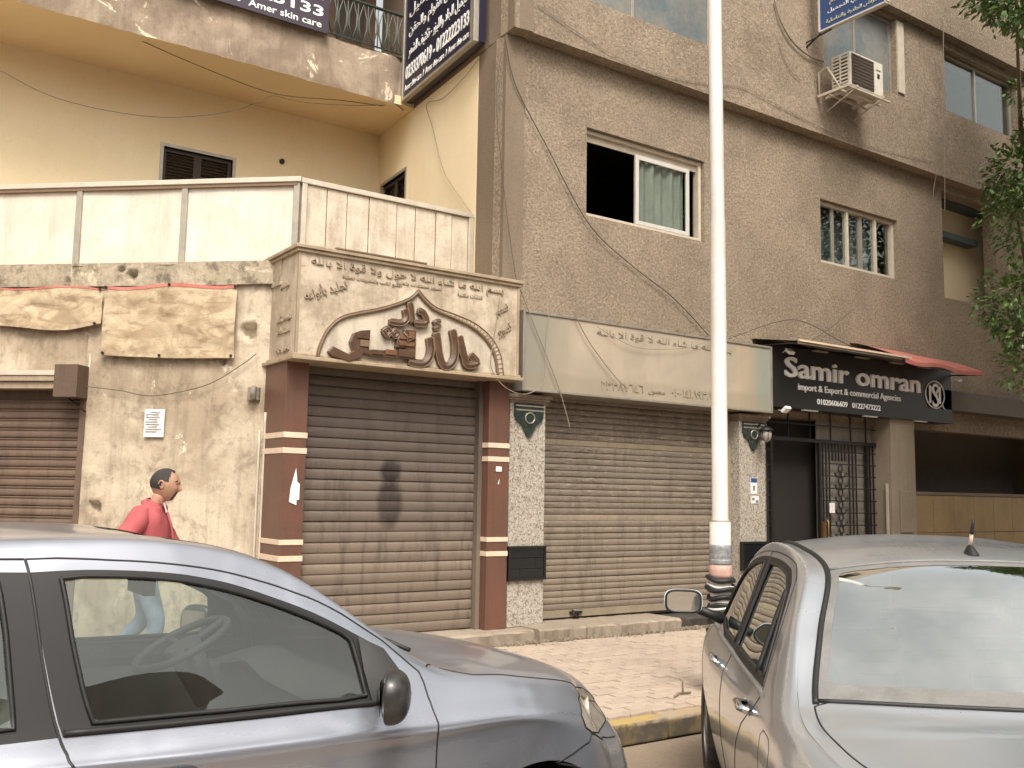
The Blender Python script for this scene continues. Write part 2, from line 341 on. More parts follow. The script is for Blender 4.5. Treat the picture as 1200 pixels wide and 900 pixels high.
def slatmat(name, c1, c2, blob=False, peel=.0, slat2=(.1,.1,.1)):
    m, nt, b = newmat(name); p = pos(nt); oi = nd(nt, 'ObjectInfo')
    n = noise_n(nt, 1.3, 6, .65, p, .3); c = mix(nt, ramp(nt, n, .36, .66), c1, c2)
    st = noise_n(nt, 1.0, 6, .75, pos(nt, (9, 9, 60))); c = mix(nt, mth(nt, 'MULTIPLY', ramp(nt, st, .45, .7), .45), c, tuple(x*.5 for x in c1))
    if peel:
        pn = noise_n(nt, 1.0, 7, .8, pos(nt, (8, 8, 42)), .6); lg = noise_n(nt, .9, 2, .5, p)
        k = mth(nt, 'MULTIPLY', ramp(nt, pn, .545, .575), ramp(nt, lg, .40, .55)); c = mix(nt, mth(nt, 'MULTIPLY', k, peel), c, (.085, .06, .045))
        k2 = mth(nt, 'MULTIPLY', ramp(nt, pn, .43, .40), .65); c = mix(nt, k2, c, (.52, .44, .33))
    # darker, rustier top where road dust does not reach; dust towards the bottom
    sx = nd(nt, 'SeparateXYZ'); nt.links.new(p, sx.inputs[0])
    dust = mth(nt, 'MULTIPLY', ramp(nt, mth(nt, 'ADD', mth(nt, 'MULTIPLY', sx.outputs[2], -.33), mth(nt, 'MULTIPLY', n, .5)), -.40, .02), .75)
    c = mix(nt, dust, c, slat2)
    if blob:   # old spray-painted smudge: a head and a body with soft edges
        def ell(cx, cz, rx, rz):
            a = mth(nt, 'POWER', mth(nt, 'DIVIDE', mth(nt, 'SUBTRACT', sx.outputs[0], cx), rx), 2)
            d = mth(nt, 'POWER', mth(nt, 'DIVIDE', mth(nt, 'SUBTRACT', sx.outputs[2], cz), rz), 2)
            e = mth(nt, 'SQRT', mth(nt, 'ADD', mth(nt, 'ABSOLUTE', a), mth(nt, 'ABSOLUTE', d)))
            return ramp(nt, mth(nt, 'ADD', e, mth(nt, 'MULTIPLY', noise_n(nt, 14, 4, .6, p), .35)), .85, 1.25, (1, 1, 1, 1), (0, 0, 0, 1))
        k = mth(nt, 'MAXIMUM', ell(4.43, 1.80, .125, .13), mth(nt, 'MULTIPLY', ell(4.43, 1.50, .15, .27), .9))
        c = mix(nt, mth(nt, 'MULTIPLY', k, .97), c, (.018, .011, .012))
    gr = noise_n(nt, 1.0, 8, .75, pos(nt, (7, 7, 1.1)), .3); c = mix(nt, mth(nt, 'MULTIPLY', ramp(nt, gr, .50, .62), .55), c, tuple(x*.42 for x in c1))
    sc2 = noise_n(nt, 1.0, 7, .8, pos(nt, (30, 30, 9))); c = mix(nt, mth(nt, 'MULTIPLY', ramp(nt, sc2, .60, .66), .5), c, tuple(min(1, x*1.9) for x in c1))
    c = mix(nt, mth(nt, 'MULTIPLY', oi.outputs['Random'], .38), c, tuple(x*.55 for x in c1))
    nt.links.new(c, b.inputs['Base Color']); b.inputs['Roughness'].default_value = .6; b.inputs['Metallic'].default_value = .15
    bump(nt, b, st, .25, .003); return m
M['slat_a'] = slatmat('rusty_brown_slat', (.145, .114, .094), (.10, .077, .063), blob=True, slat2=(.27, .21, .155))
M['slat_b'] = slatmat('peeling_grey_slat', (.25, .207, .165), (.17, .138, .108), peel=.95, slat2=(.28, .225, .165))
M['slat_c'] = slatmat('brown_old_slat', (.150, .095, .065), (.12, .078, .054), slat2=(.17, .115, .08))
M['slat_wide'] = flat('bare_tan_slat', (.28, .23, .165), .6, dirt=.5, scale=4)
def granite():
    m, nt, b = newmat('speckled_granite'); p = pos(nt)
    v = nd(nt, 'TexVoronoi'); v.inputs['Scale'].default_value = 62; nt.links.new(p, v.inputs['Vector'])
    v2 = noise_n(nt, 48, 4, .75, p); sp = nd(nt, 'SeparateColor'); nt.links.new(v.outputs['Color'], sp.inputs[0])
    c = mix(nt, ramp(nt, sp.outputs[0], .25, .8), (.33, .30, .255), (.46, .42, .355))
    c = mix(nt, ramp(nt, v2, .55, .62), c, (.14, .11, .085)); c = mix(nt, mth(nt, 'MULTIPLY', ramp(nt, sp.outputs[1], .86, .9), .8), c, (.17, .12, .08))
    nt.links.new(c, b.inputs['Base Color']); b.inputs['Roughness'].default_value = .5; bump(nt, b, v2, .2, .003); return m
M['granite'] = granite()
def sign2mat():
    m, nt, b = newmat('faded_teal_beige_sign'); p = pos(nt); sx = nd(nt, 'SeparateXYZ'); nt.links.new(p, sx.inputs[0])
    n = noise_n(nt, 1.1, 5, .6, p, .5); c = mix(nt, ramp(nt, n, .38, .62), (.43, .36, .275), (.34, .295, .23))
    def side(c, cx, wd, col, k):
        d = mth(nt, 'ABSOLUTE', mth(nt, 'SUBTRACT', sx.outputs[0], cx)); f = ramp(nt, mth(nt, 'ADD', mth(nt, 'DIVIDE', d, wd), mth(nt, 'MULTIPLY', n, .8)), .55, 1.3, (1, 1, 1, 1), (0, 0, 0, 1))
        return mix(nt, mth(nt, 'MULTIPLY', f, k), c, col)
    c = side(c, 5.8, .75, (.215, .215, .175), .8); c = side(c, 9.5, .5, (.22, .26, .22), .8); c = side(c, 9.2, .3, (.50, .33, .20), .3)
    st = noise_n(nt, 1, 4, .6, pos(nt, (6, 6, .8))); c = mix(nt, mth(nt, 'MULTIPLY', ramp(nt, st, .5, .75), .4), c, (.27, .235, .17))
    lo = ramp(nt, mth(nt, 'ADD', sx.outputs[2], mth(nt, 'MULTIPLY', n, .15)), 2.93, 2.99, (1, 1, 1, 1), (0, 0, 0, 1)); c = mix(nt, mth(nt, 'MULTIPLY', lo, .45), c, (.27, .235, .17))
    nt.links.new(c, b.inputs['Base Color']); b.inputs['Roughness'].default_value = .4; return m
M['sign2'] = sign2mat()
def paint(name, col, flake=.35, dust=.35, dustcol=(.42, .37, .31), rough=.3, metal=.75, dent=.02):
    m, nt, b = newmat(name); p = pos(nt)
    g = nd(nt, 'NewGeometry'); sx = nd(nt, 'SeparateXYZ'); nt.links.new(g.outputs['Normal'], sx.inputs[0])
    n = noise_n(nt, 1.6, 4, .5, p, .2); n2 = noise_n(nt, 9, 3, .5, p)
    up = ramp(nt, sx.outputs[2], -.2, 1.0)
    k = mth(nt, 'MULTIPLY', mth(nt, 'ADD', mth(nt, 'MULTIPLY', up, .75), .22), ramp(nt, mth(nt, 'ADD', mth(nt, 'MULTIPLY', n, .75), mth(nt, 'MULTIPLY', n2, .25)), .0, 1.0))
    k = mth(nt, 'MULTIPLY', k, dust)
    nt.links.new(mix(nt, k, col, dustcol), b.inputs['Base Color'])
    nt.links.new(mth(nt, 'ADD', rough, mth(nt, 'MULTIPLY', k, .55)), b.inputs['Roughness'])
    nt.links.new(mth(nt, 'SUBTRACT', metal, mth(nt, 'MULTIPLY', k, metal)), b.inputs['Metallic'])
    dn = noise_n(nt, 2.3, 2, .5, p, .4); bump(nt, b, dn, .35, dent)
    b.inputs['Coat Weight'].default_value = .7; b.inputs['Coat Roughness'].default_value = .09
    return m
M['paint1'] = paint('dusty_blue_grey_paint', (.325, .35, .405), dust=.42, dustcol=(.40, .385, .375), rough=.2, dent=.06)
M['paint2'] = paint('dusty_silver_paint', (.48, .51, .535), dust=.32, dustcol=(.46, .475, .48), rough=.2)
def paver(name, c):
    m, nt, b = newmat(name); p = pos(nt); oi = nd(nt, 'ObjectInfo'); n = noise_n(nt, 7, 6, .65, p); n2 = noise_n(nt, 1.1, 4, .6, p)
    v = mix(nt, oi.outputs['Random'], tuple(x*.86 for x in c), tuple(min(1, x*1.1) for x in c))
    v = mix(nt, mth(nt, 'MULTIPLY', ramp(nt, n2, .35, .7), .6), v, (.42, .335, .26)); v = mix(nt, mth(nt, 'MULTIPLY', ramp(nt, n, .5, .75), .35), v, (.30, .22, .16))
    nt.links.new(v, b.inputs['Base Color']); b.inputs['Roughness'].default_value = .9; bump(nt, b, n, .3, .004); return m
M['paver'] = paver('pink_beige_paver', (.375, .30, .235))
def kerbmat():
    m, nt, b = newmat('kerb_yellow_black'); p = pos(nt); n = noise_n(nt, 6, 6, .7, p); sx = nd(nt, 'SeparateXYZ'); nt.links.new(p, sx.inputs[0])
    w = mth(nt, 'SINE', mth(nt, 'MULTIPLY', mth(nt, 'ADD', sx.outputs[0], -4.2), math.pi/.9))
    y = ramp(nt, mth(nt, 'ADD', w, mth(nt, 'MULTIPLY', mth(nt, 'SUBTRACT', n, .5), .9)), -.05, .12)
    c = mix(nt, y, (.10, .085, .07), (.46, .32, .085)); c = mix(nt, mth(nt, 'MULTIPLY', ramp(nt, n, .42, .62), .75), c, (.23, .185, .14))
    c = mix(nt, mth(nt, 'MULTIPLY', ramp(nt, mth(nt, 'ADD', sx.outputs[2], mth(nt, 'MULTIPLY', n, .06)), .15, .12), .0), c, (.09, .075, .055))
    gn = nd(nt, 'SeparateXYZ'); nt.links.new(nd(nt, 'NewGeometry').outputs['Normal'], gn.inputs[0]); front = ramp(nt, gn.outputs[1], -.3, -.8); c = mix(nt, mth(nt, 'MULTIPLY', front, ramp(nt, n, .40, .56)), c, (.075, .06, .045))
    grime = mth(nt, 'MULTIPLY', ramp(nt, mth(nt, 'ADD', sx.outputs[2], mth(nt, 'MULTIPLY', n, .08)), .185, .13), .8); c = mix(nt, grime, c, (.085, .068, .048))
    top = ramp(nt, sx.outputs[2], .112, .124); c = mix(nt, mth(nt, 'MULTIPLY', top, ramp(nt, noise_n(nt, 3.2, 7, .7, p), .50, .66)), c, (.33, .265, .19))
    nt.links.new(c, b.inputs['Base Color']); b.inputs['Roughness'].default_value = .9; bump(nt, b, n, .5, .01); return m
M['kerb'] = kerbmat()
def cloth(name, c, c2):
    m, nt, b = newmat(name); p = pos(nt); n = noise_n(nt, 3.5, 6, .7, p, 1.2); s = noise_n(nt, 1, 6, .7, pos(nt, (3, 3, 9)), 1.5)
    v = mix(nt, ramp(nt, n, .42, .60), c, c2); v = mix(nt, mth(nt, 'MULTIPLY', ramp(nt, s, .50, .62), .7), v, (.24, .16, .09))
    nt.links.new(v, b.inputs['Base Color']); b.inputs['Roughness'].default_value = .75; bump(nt, b, n, .4, .01); return m
M['banner'] = cloth('weathered_tan_banner', (.50, .40, .265), (.36, .27, .17))
def leafmat():
    m, nt, b = newmat('leaf'); oi = nd(nt, 'NewGeometry'); n = noise_n(nt, 2.2, 3, .6, pos(nt))
    c = mix(nt, ramp(nt, n, .3, .7), (.035, .075, .018), (.085, .15, .03)); c = mix(nt, mth(nt, 'MULTIPLY', oi.outputs['Random Per Island'], .6), c, (.07, .12, .02))
    nt.links.new(c, b.inputs['Base Color']); b.inputs['Roughness'].default_value = .45
    return m
M['leaf'] = leafmat()
# ================================================================= ground
def structure(mb, name, mat, **k): return mb.obj(name, mat, kind='structure', **k)
g = MB(); g.box(-60, 90, -60, 4.86, -.3, 0); structure(g, 'road', M['road'])
sw = MB(); sw.box(-60, 90, 5.02, 8.9, -.3, .132)
sidewalk = structure(sw, 'sidewalk', M['paver_bed'])
gr = MB(); gr.box(-200, 300, -200, 300, -.5, -.31); structure(gr, 'ground', M['road'])
# kerb stones, each its own piece
ke = MB(); ke.box(0, .892, 0, .15, 0, .145); kme = ke.mesh('kerb_stone', M['kerb'])
for i in range(-4, 16):
    o = inst('kerb_stone', kme, sidewalk, (i*.9+.2+random.uniform(-.003, .003), 4.87+random.uniform(-.006, .006), random.uniform(-.008, .0)), (0, R(random.uniform(-.4, .4)), R(random.uniform(-.3, .3))))
    bv = o.modifiers.new('bevel', 'BEVEL'); bv.width = .02; bv.segments = 3
# interlocking paving blocks (running bond along the street, laid in a basket of thin rows)
pm = MB()
pv = [(-.0975, -.0475), (-.045, -.055), (0, -.0475), (.045, -.041), (.0975, -.0475), (.0975, .0475), (.045, .041), (0, .0475), (-.045, .055), (-.0975, .0475)]
pm.prism(pv, -.03, 0, plane='xy')
pm2 = MB(); n_ = len(pv)
pm2.v = [(x, y, -.03) for x, y in pv]+[(x, y, -.004) for x, y in pv]+[(x*.96, y*.92, 0) for x, y in pv]
for a_ in (0, n_):
    for i in range(n_): j = (i+1) % n_; pm2.f.append((a_+i, a_+j, a_+n_+j, a_+n_+i)); pm2.m.append(0); pm2.s.append(False)
pm2.f.append(tuple(2*n_+i for i in range(n_))); pm2.m.append(0); pm2.s.append(False)
pme = pm2.mesh('paving_block', M['paver'])
cells = []
row = 0; y = 5.075
while y < 8.32:
    x = -3.0+(.1 if row % 2 else 0)
    while x < 16:
        if not (7.86 < y and x < 9.9 and x > 2.9): cells.append((x, y))
        x += .2
    y += .1; row += 1
def camdist(c): return (c[0]**2+c[1]**2)
def invis(c):
    a = math.degrees(math.atan2(c[0], c[1])-YAW)
    return 2.0 < a < 16
vis = sorted([c for c in cells if invis(c)], key=camdist)
near = set(vis[:295])
far = MB()
for c in cells:
    dz = random.uniform(-.006, .003); tx, ty = random.uniform(-.012, .012), random.uniform(-.012, .012)
    if c in near: inst('paving_block', pme, sidewalk, (c[0], c[1], .152+dz), (tx, ty, random.uniform(-.012, .012)), (.965, .93, 1))
    else:
        b_ = len(far.v); far.v += [(vx*.965+c[0], vy*.93+c[1], vz+.152+dz+vx*ty) for vx, vy, vz in pm2.v]
        far.f += [tuple(b_+i for i in f) for f in pm2.f]; far.m += pm2.m; far.s += pm2.s
far.obj('paving_blocks_beyond', M['paver'], sidewalk, kind='stuff')

# ================================================================= wall builder
def wall(mb, o, ex, nin, u0, u1, z0, z1, holes=(), t=.25, mi=0):
    """vertical wall from u0..u1 along ex, front face at o, going t into nin; rectangular holes with reveals"""
    o = Vector(o); ex = Vector(ex); nin = Vector(nin); Z = Vector((0, 0, 1))
    us = sorted({u0, u1, *[h[0] for h in holes], *[h[1] for h in holes]}); zs = sorted({z0, z1, *[h[2] for h in holes], *[h[3] for h in holes]})
    us = [u for u in us if u0 <= u <= u1]; zs = [z for z in zs if z0 <= z <= z1]
    inh = lambda u, z: any(h[0] < u < h[1] and h[2] < z < h[3] for h in holes)
    P = lambda u, d, z: tuple(o+ex*u+nin*d+Z*z)
    solid = {}
    for i in range(len(us)-1):
        for j in range(len(zs)-1): solid[i, j] = not inh((us[i]+us[i+1])/2, (zs[j]+zs[j+1])/2)
    for (i, j), sld in solid.items():
        if not sld: continue
        a, b, c, d = us[i], us[i+1], zs[j], zs[j+1]
        mb.add([P(a, 0, c), P(b, 0, c), P(b, 0, d), P(a, 0, d)], [(0, 1, 2, 3)], mi); mb.add([P(a, t, c), P(b, t, c), P(b, t, d), P(a, t, d)], [(3, 2, 1, 0)], mi)
        if not solid.get((i-1, j)): mb.add([P(a, 0, c), P(a, 0, d), P(a, t, d), P(a, t, c)], [(0, 1, 2, 3)], mi)
        if not solid.get((i+1, j)): mb.add([P(b, 0, c), P(b, t, c), P(b, t, d), P(b, 0, d)], [(0, 1, 2, 3)], mi)
        if not solid.get((i, j-1)): mb.add([P(a, 0, c), P(a, t, c), P(b, t, c), P(b, 0, c)], [(0, 1, 2, 3)], mi)
        if not solid.get((i, j+1)): mb.add([P(a, 0, d), P(b, 0, d), P(b, t, d), P(a, t, d)], [(0, 1, 2, 3)], mi)
    return mb
EX, EY = (1, 0, 0), (0, 1, 0)

# ================================================================= the grey brown apartment building
apt = empty('apartment_building', (10, 8.6, 0), label='grey brown stuccoed apartment building right of the cream balcony building', cat='building')
W0, W1_ = 8.6, 8.42
OFF = Vector((-10, -8.6, 0))
def part(mb, name, mat, parent=None, root=None, **k):
    """geometry is given in world metres; parts hang under their thing's Empty"""
    root = root or apt; par = parent or root
    l = root.location
    mb.v = [(x-l.x, y-l.y, z-l.z) for x, y, z in mb.v]
    return mb.obj(name, mat, par, **k)
def slot(me_o): return me_o
low_holes = [(6.97, 8.93, 4.86, 5.93), (11.27, 13.12, 4.96, 5.89), (14.35, 15.95, 4.85, 6.62)]
m = wall(MB(), (0, W0, 0), EX, EY, 5.81, 20, 3.3, 6.749, low_holes, .22); part(m, 'lower_wall', M['stucco'])
up_holes = [(6.3, 8.95, 7.40, 8.95), (11.19, 12.95, 7.80, 9.03), (14.27, 16.5, 7.89, 8.95)]
m = wall(MB(), (0, W1_, 0), EX, EY, 5.80, 20, 6.75, 9.09, up_holes, .30); part(m, 'upper_wall', M['stucco'])
m = wall(MB(), (0, 8.27, 0), EX, EY, 5.80, 20, 9.091, 12.4, [(7, 9, 9.9, 11.2), (11.2, 13, 9.9, 11.2)], .30); part(m, 'top_wall', M['stucco'])
m = MB(); m.box(5.83, 19.9, 8.55, 9.0, 6.76, 6.95); m.box(5.83, 19.9, 8.5, 9.0, 9.1, 9.3); part(m, 'floor_slab', M['stucco_strip'])
SX, SY = Vector((.087, .996, 0)), Vector((.996, -.087, 0))     # direction of the side wall, and into the building
SO = Vector((5.80, 8.60, 0))
m = MB(); m.obox(SO, SX, SY, (0, 0, 1), (-.0, .004, 2.6), (.66, .25, 6.748)); m.obox(SO, SX, SY, (0, 0, 1), (-.175, .002, 6.752), (.5, .25, 12.4)); part(m, 'corner_pier', M['stucco_strip'])
m = MB(); m.box(5.81, 20, 8.62, 8.84, 2.70, 3.298); part(m, 'shop_lintel', M['stucco'])
# dark rooms behind the openings
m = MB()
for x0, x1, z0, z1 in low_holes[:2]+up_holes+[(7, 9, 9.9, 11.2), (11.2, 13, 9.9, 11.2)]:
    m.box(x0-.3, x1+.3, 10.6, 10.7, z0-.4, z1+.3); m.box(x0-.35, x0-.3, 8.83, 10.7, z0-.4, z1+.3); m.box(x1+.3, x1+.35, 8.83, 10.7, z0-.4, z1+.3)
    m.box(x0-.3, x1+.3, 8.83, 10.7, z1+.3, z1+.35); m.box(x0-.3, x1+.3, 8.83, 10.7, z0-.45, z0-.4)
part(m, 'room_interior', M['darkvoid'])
def window_frame(x0, x1, z0, z1, y, w=.05, d=.07, mat='white', bars=(), name='window', root=None):
    f = MB(); f.box(x0, x1, y, y+d, z0, z0+w); f.box(x0, x1, y, y+d, z1-w, z1); f.box(x0, x0+w, y+.002, y+d-.002, z0+w, z1-w); f.box(x1-w, x1, y+.002, y+d-.002, z0+w, z1-w)
    for b in bars: f.box(b-.022, b+.022, y+.004, y+d-.004, z0+w, z1-w)
    return part(f, name, M[mat], root=root, bev=.004)
# window 1: open left half, one sliding sash with a pale curtain
w1 = window_frame(6.975, 8.925, 4.865, 5.925, 8.655, .045, .10, 'cream_frame')
f = MB(); f.box(7.02, 8.88, 8.70, 8.72, 5.80, 5.88); part(f, 'track', M['cream_frame'], w1)
f = MB()
for a in ((7.80, 8.72, 4.915, 4.965), (7.80, 8.72, 5.74, 5.795)): f.box(a[0], a[1], 8.66, 8.69, a[2], a[3])
for a in (7.80, 8.665): f.box(a, a+.055, 8.661, 8.689, 4.965, 5.74)
part(f, 'sash', M['white'], w1, bev=.003)
f = MB(); f.box(7.855, 8.665, 8.672, 8.676, 4.965, 5.74); part(f, 'pane', M['pane'], w1)
f = MB(); f.grid(lambda u, v: (7.84+.86*u, 8.73+.025*math.sin(u*34)+.02*math.sin(u*13+1), 4.9+.9*v), 90, 4); part(f, 'curtain', M['curtain'], w1)
# window 2: four tall sliding lights
w2 = window_frame(11.275, 13.115, 4.965, 5.885, 8.66, .05, .09, 'cream_frame', bars=(11.98, 12.66))
for i, (a, b) in enumerate(((11.33, 11.96), (12.0, 12.34), (12.34, 12.64), (12.68, 13.05))):
    f = MB(); f.box(a, b, 8.70+.02*(i % 2), 8.704+.02*(i % 2), 5.02, 5.83); part(f, 'pane', M['pane'], w2)
f = MB()
for x in (11.66, 12.33): f.box(x-.03, x+.03, 8.69, 8.73, 5.015, 5.835)
part(f, 'sash', M['alu'], w2)
f = MB(); f.grid(lambda u, v: (11.5+1.45*u, 8.86+.025*math.sin(u*60), 4.95+.92*v), 90, 3); part(f, 'curtain', M['blueglass'], w2)
# upper windows
w3 = window_frame(6.31, 8.94, 7.41, 8.94, 8.50, .04, .07, 'alu', bars=(7.6,))
for a, b in ((6.35, 7.578), (7.622, 8.90)): f = MB(); f.box(a, b, 8.53, 8.54, 7.45, 8.90); part(f, 'pane', M['blueglass'], w3)
w4 = window_frame(11.2, 12.94, 7.81, 9.02, 8.50, .05, .07, 'alu', bars=(12.02,))
for a, b in ((11.25, 11.998), (12.042, 12.89)): f = MB(); f.box(a, b, 8.53, 8.54, 7.86, 8.97); part(f, 'pane', M['blueglass'], w4)
f = MB(); f.box(12.955, 13.12, 8.395, 8.419, 7.85, 9.0); part(f, 'window_surround', M['cream_frame'])
w5 = window_frame(14.28, 16.49, 7.90, 8.94, 8.52, .04, .07, 'alu', bars=(15.35,))
for a, b in ((14.32, 15.328), (15.372, 16.45)): f = MB(); f.box(a, b, 8.55, 8.56, 7.94, 8.90); part(f, 'pane', M['pane'], w5)
# recessed balcony at the right end
f = MB(); f.box(13.9, 20.0, 9.12, 9.3, 3.4, 6.7); part(f, 'balcony_back_wall', M['yellow'])
f = MB(); f.box(13.9, 20, 8.84, 9.35, 6.60, 6.7); f.box(13.75, 13.9, 8.84, 9.5, 4, 6.7); f.box(14.36, 15.94, 8.90, 9.11, 6.0, 6.10); part(f, 'balcony_ceiling', flat('teal_ceiling', (.07, .10, .10), .7))
f = MB(); f.box(13.9, 20, 8.84, 10.3, 4.5, 4.6); part(f, 'balcony_floor', M['concrete'])
# side roof and back so that the building is a closed body
f = MB(); f.box(5.9, 20, 9.0, 18, 12.2, 12.4); f.box(19.8, 20, 8.9, 18, 0, 12.2); part(f, 'roof', M['stucco_strip'])

# ---- ground floor of the apartment building: granite piers, shutters
def granite_pier(x0, x1, zb):
    f = MB(); f.box(x0, x1, 8.30, 8.8, zb, 2.56); p = part(f, 'granite_pillar', M['granite'], bev=.005)
    f = MB()
    for z0, z1, d in ((2.56, 2.585, .015), (2.585, 2.61, .035), (2.61, 2.65, .055)): f.box(x0-d, x1+d, 8.30-d, 8.75, z0, z1)
    part(f, 'cornice', M['cornice'], p, bev=.004)
    xm, hw = (x0+x1)/2, (x1-x0)/2-.045
    sh = [(xm-hw, 2.555), (xm+hw, 2.555), (xm+hw, 2.42), (xm+hw*.86, 2.37), (xm+hw*.5, 2.33), (xm+hw*.28, 2.25), (xm, 2.19), (xm-hw*.28, 2.25), (xm-hw*.5, 2.33), (xm-hw*.86, 2.37), (xm-hw, 2.42)]
    f = MB(); f.prism(sh, 8.268, 8.299); part(f, 'marble_shield', M['marble'], p, bev=.004)
    f = MB(); f.tube([(xm+.06*math.cos(a), 8.262, 2.40+.055*math.sin(a)) for a in np.linspace(0, 2*math.pi, 17)], .008, 5); f.box(xm-hw, xm+hw, 8.262, 8.267, 2.52, 2.535); f.box(xm-hw, xm+hw, 8.262, 8.267, 2.475, 2.49)
    part(f, 'shield_carving', M['alu'], p)
    f = MB(); z0, z1 = .72, 1.07
    f.box(x0-.01, x1+.01, 8.265, 8.299, z0, z0+.025); f.box(x0-.01, x1+.01, 8.265, 8.299, z1-.025, z1); f.box(x0-.01, x0+.015, 8.266, 8.299, z0+.025, z1-.025); f.box(x1-.015, x1+.01, 8.266, 8.299, z0+.025, z1-.025)
    part(f, 'tile_frame', M['signblack'], p)
    for r_i, (a, b) in enumerate(((z0+.027, z0+.115), (z0+.12, z0+.225), (z0+.23, z1-.027))):
        cuts = [x0+.017, x0+(x1-x0)*(.72 if r_i == 1 else .3), x1-.017] if r_i != 2 else [x0+.017, x1-.017]
        for c0, c1 in zip(cuts, cuts[1:]): f = MB(); f.box(c0+.002, c1-.002, 8.275, 8.298, a, b); part(f, 'tile', M['blacktile'], p)
    return p
gp1 = granite_pier(5.735, 6.195, .25); gp2 = granite_pier(9.21, 9.68, .25)
def lock_slats(parent, root, x0, x1, y, z0, z1, n, mat, wide=(), o=(0, 0, 0), frame=None, name='slat'):
    """each slat of a roller shutter is a curved strip of its own"""
    h = (z1-z0)/n; L = x1-x0
    prof = [(.002, .0), (-.009, .03), (-.012, .09), (-.0135, .5), (-.012, .84), (-.010, .87), (-.004, .90), (-.004, .95), (.002, .985)]
    def mk(mat_, flat_=False):
        b = MB(); pts = [(d*(.35 if flat_ else 1), k*h) for d, k in prof]
        b.v = [(x, d, z) for x in (0, L) for d, z in pts]+[(0, .004, 0), (0, .004, h*.985), (L, .004, 0), (L, .004, h*.985)]; k = len(pts)
        b.f = [(i, k+i, k+i+1, i+1) for i in range(k-1)]; b.m = [0]*len(b.f); b.s = [True]*len(b.f)
        return b.mesh(name, mat_)
    me, mw = mk(M[mat]), mk(M['slat_wide'], True)
    for i in range(n):
        inst(name, mw if i in wide else me, parent, (x0-root.location.x+random.uniform(-.003, .003), y-root.location.y+random.uniform(-.002, .002), z0+i*h), (R(random.uniform(-1.5, 1.5)), R(random.uniform(-.09, .09)), 0))
f = MB(); f.box(6.20, 9.205, 8.535, 8.55, .25, 2.75); f.box(6.20, 6.235, 8.44, 8.56, .25, 2.72); f.box(9.14, 9.205, 8.44, 8.56, .25, 2.72); f.box(6.24, 9.14, 8.47, 8.53, .285, .36)
sh2 = part(f, 'roller_shutter', M['slat_wide'])
lock_slats(sh2, apt, 6.24, 9.14, 8.52, .36, 2.70, 34, 'slat_b', wide=(14, 26))
f = MB(); f.tube([(6.72, 8.46, .36), (6.72, 8.43, .30), (6.77, 8.43, .28), (6.80, 8.46, .33)], .012); f.box(6.68, 6.84, 8.44, 8.47, .32, .345); part(f, 'shutter_lock', M['iron'], sh2)
f = MB(); f.box(5.9, 13.3, 8.84, 8.9, 0, 3.3); part(f, 'shop_back_wall', M['darkvoid'])
# steps along the shops
f = MB()
f.v += []
def rough_slab(x0, x1, y0, y1, z0, z1, seed, amp=.012, nx=40):
    b = MB(); rnd = random.Random(seed)
    prof = [(y1, z1), (y0+.02, z1), (y0, z1-.02), (y0+.008, z0)]
    rows = [[(x0+(x1-x0)*i/nx, y+(rnd.uniform(-amp, amp) if k > 0 else 0)+(.03*noise.noise(Vector((i*.25, seed, 0))) if k else 0), z+rnd.uniform(-amp, amp)*.35 if k < 3 else z) for k, (y, z) in enumerate(prof)] for i in range(nx+1)]
    for r in rows: b.v += r
    for i in range(nx):
        for k in range(3): a = i*4+k; b.f.append((a, a+1, a+5, a+4)); b.m.append(0); b.s.append(False)
    for a in (0, nx*4): b.f.append((a, a+1, a+2, a+3)); b.m.append(0); b.s.append(False)
    return b
part(rough_slab(5.9, 7.85, 7.95, 8.54, .13, .262, 3), 'step', M['concrete'])
part(rough_slab(7.86, 9.9, 8.12, 8.54, .13, .235, 5), 'step', M['darkpad'])
part(rough_slab(2.9, 5.9, 8.04, 8.54, .13, .245, 8), 'step', M['concrete'])
# rubble along the step and ledge crumbs above the second sign
f = MB()
for i in range(420):
    x = random.uniform(5.3, 9); y = 7.99-abs(random.gauss(0, .09)); s = random.choice((.004, .006, .008, .014))*random.uniform(.6, 1.2)
    f.obox((x, y, .155), (1, random.uniform(-.5, .5), 0), (0, 1, 0), (0, 0, 1), (-s, -s, -.01), (s, s*.7, s*.8))
tag(f.obj('rubble', M['concrete']), 'crumbled grit along the foot of the shop steps', 'rubble', kind='stuff')

# ---- entrance with its iron gate
f = MB(); f.box(12.45, 13.04, 8.36, 9.0, 0, 2.99); f.box(12.62, 12.9, 8.335, 8.36, 1.15, 1.75); ep = part(f, 'entrance_post', M['tanpost'], bev=.008)
f = MB(); f.box(12.40, 12.43, 8.40, 8.43, .15, 1.85); part(f, 'conduit', M['cream_frame'])
gate = MB(); gx0, gx1, gy = 9.72, 12.42, 8.60
gate.box(gx0, gx1, gy-.02, gy+.02, 2.38, 2.43); gate.box(gx0, gx1, gy-.02, gy+.02, .2, .24)
gate.box(gx0, gx0+.04, gy-.02, gy+.02, .24, 2.38)
for x in (10.12, 11.12, 12.18): gate.box(x, x+.045, gy-.021, gy+.021, .24, 2.38)
eg = part(gate, 'entrance_gate', M['iron'])
bar = MB(); bar.box(-.008, .008, -.008, .008, 0, 1)
bme = bar.mesh('bar', M['iron'])
def gbar(x, z0, z1, horiz=False, y=gy): 
    l = apt.location
    if horiz: inst('bar', bme, eg, (x[0]-l.x, y-.01-l.y, z0), (0, R(90), 0), (1, 1, x[1]-x[0]))
    else: inst('bar', bme, eg, (x-l.x, y-l.y, z0), (0, 0, 0), (1, 1, z1-z0))
for x in (9.85, 9.98): gbar(x, .24, 2.38)
for z in np.arange(.45, 2.4, .2): gbar((9.76, 10.12), z, 0, True)
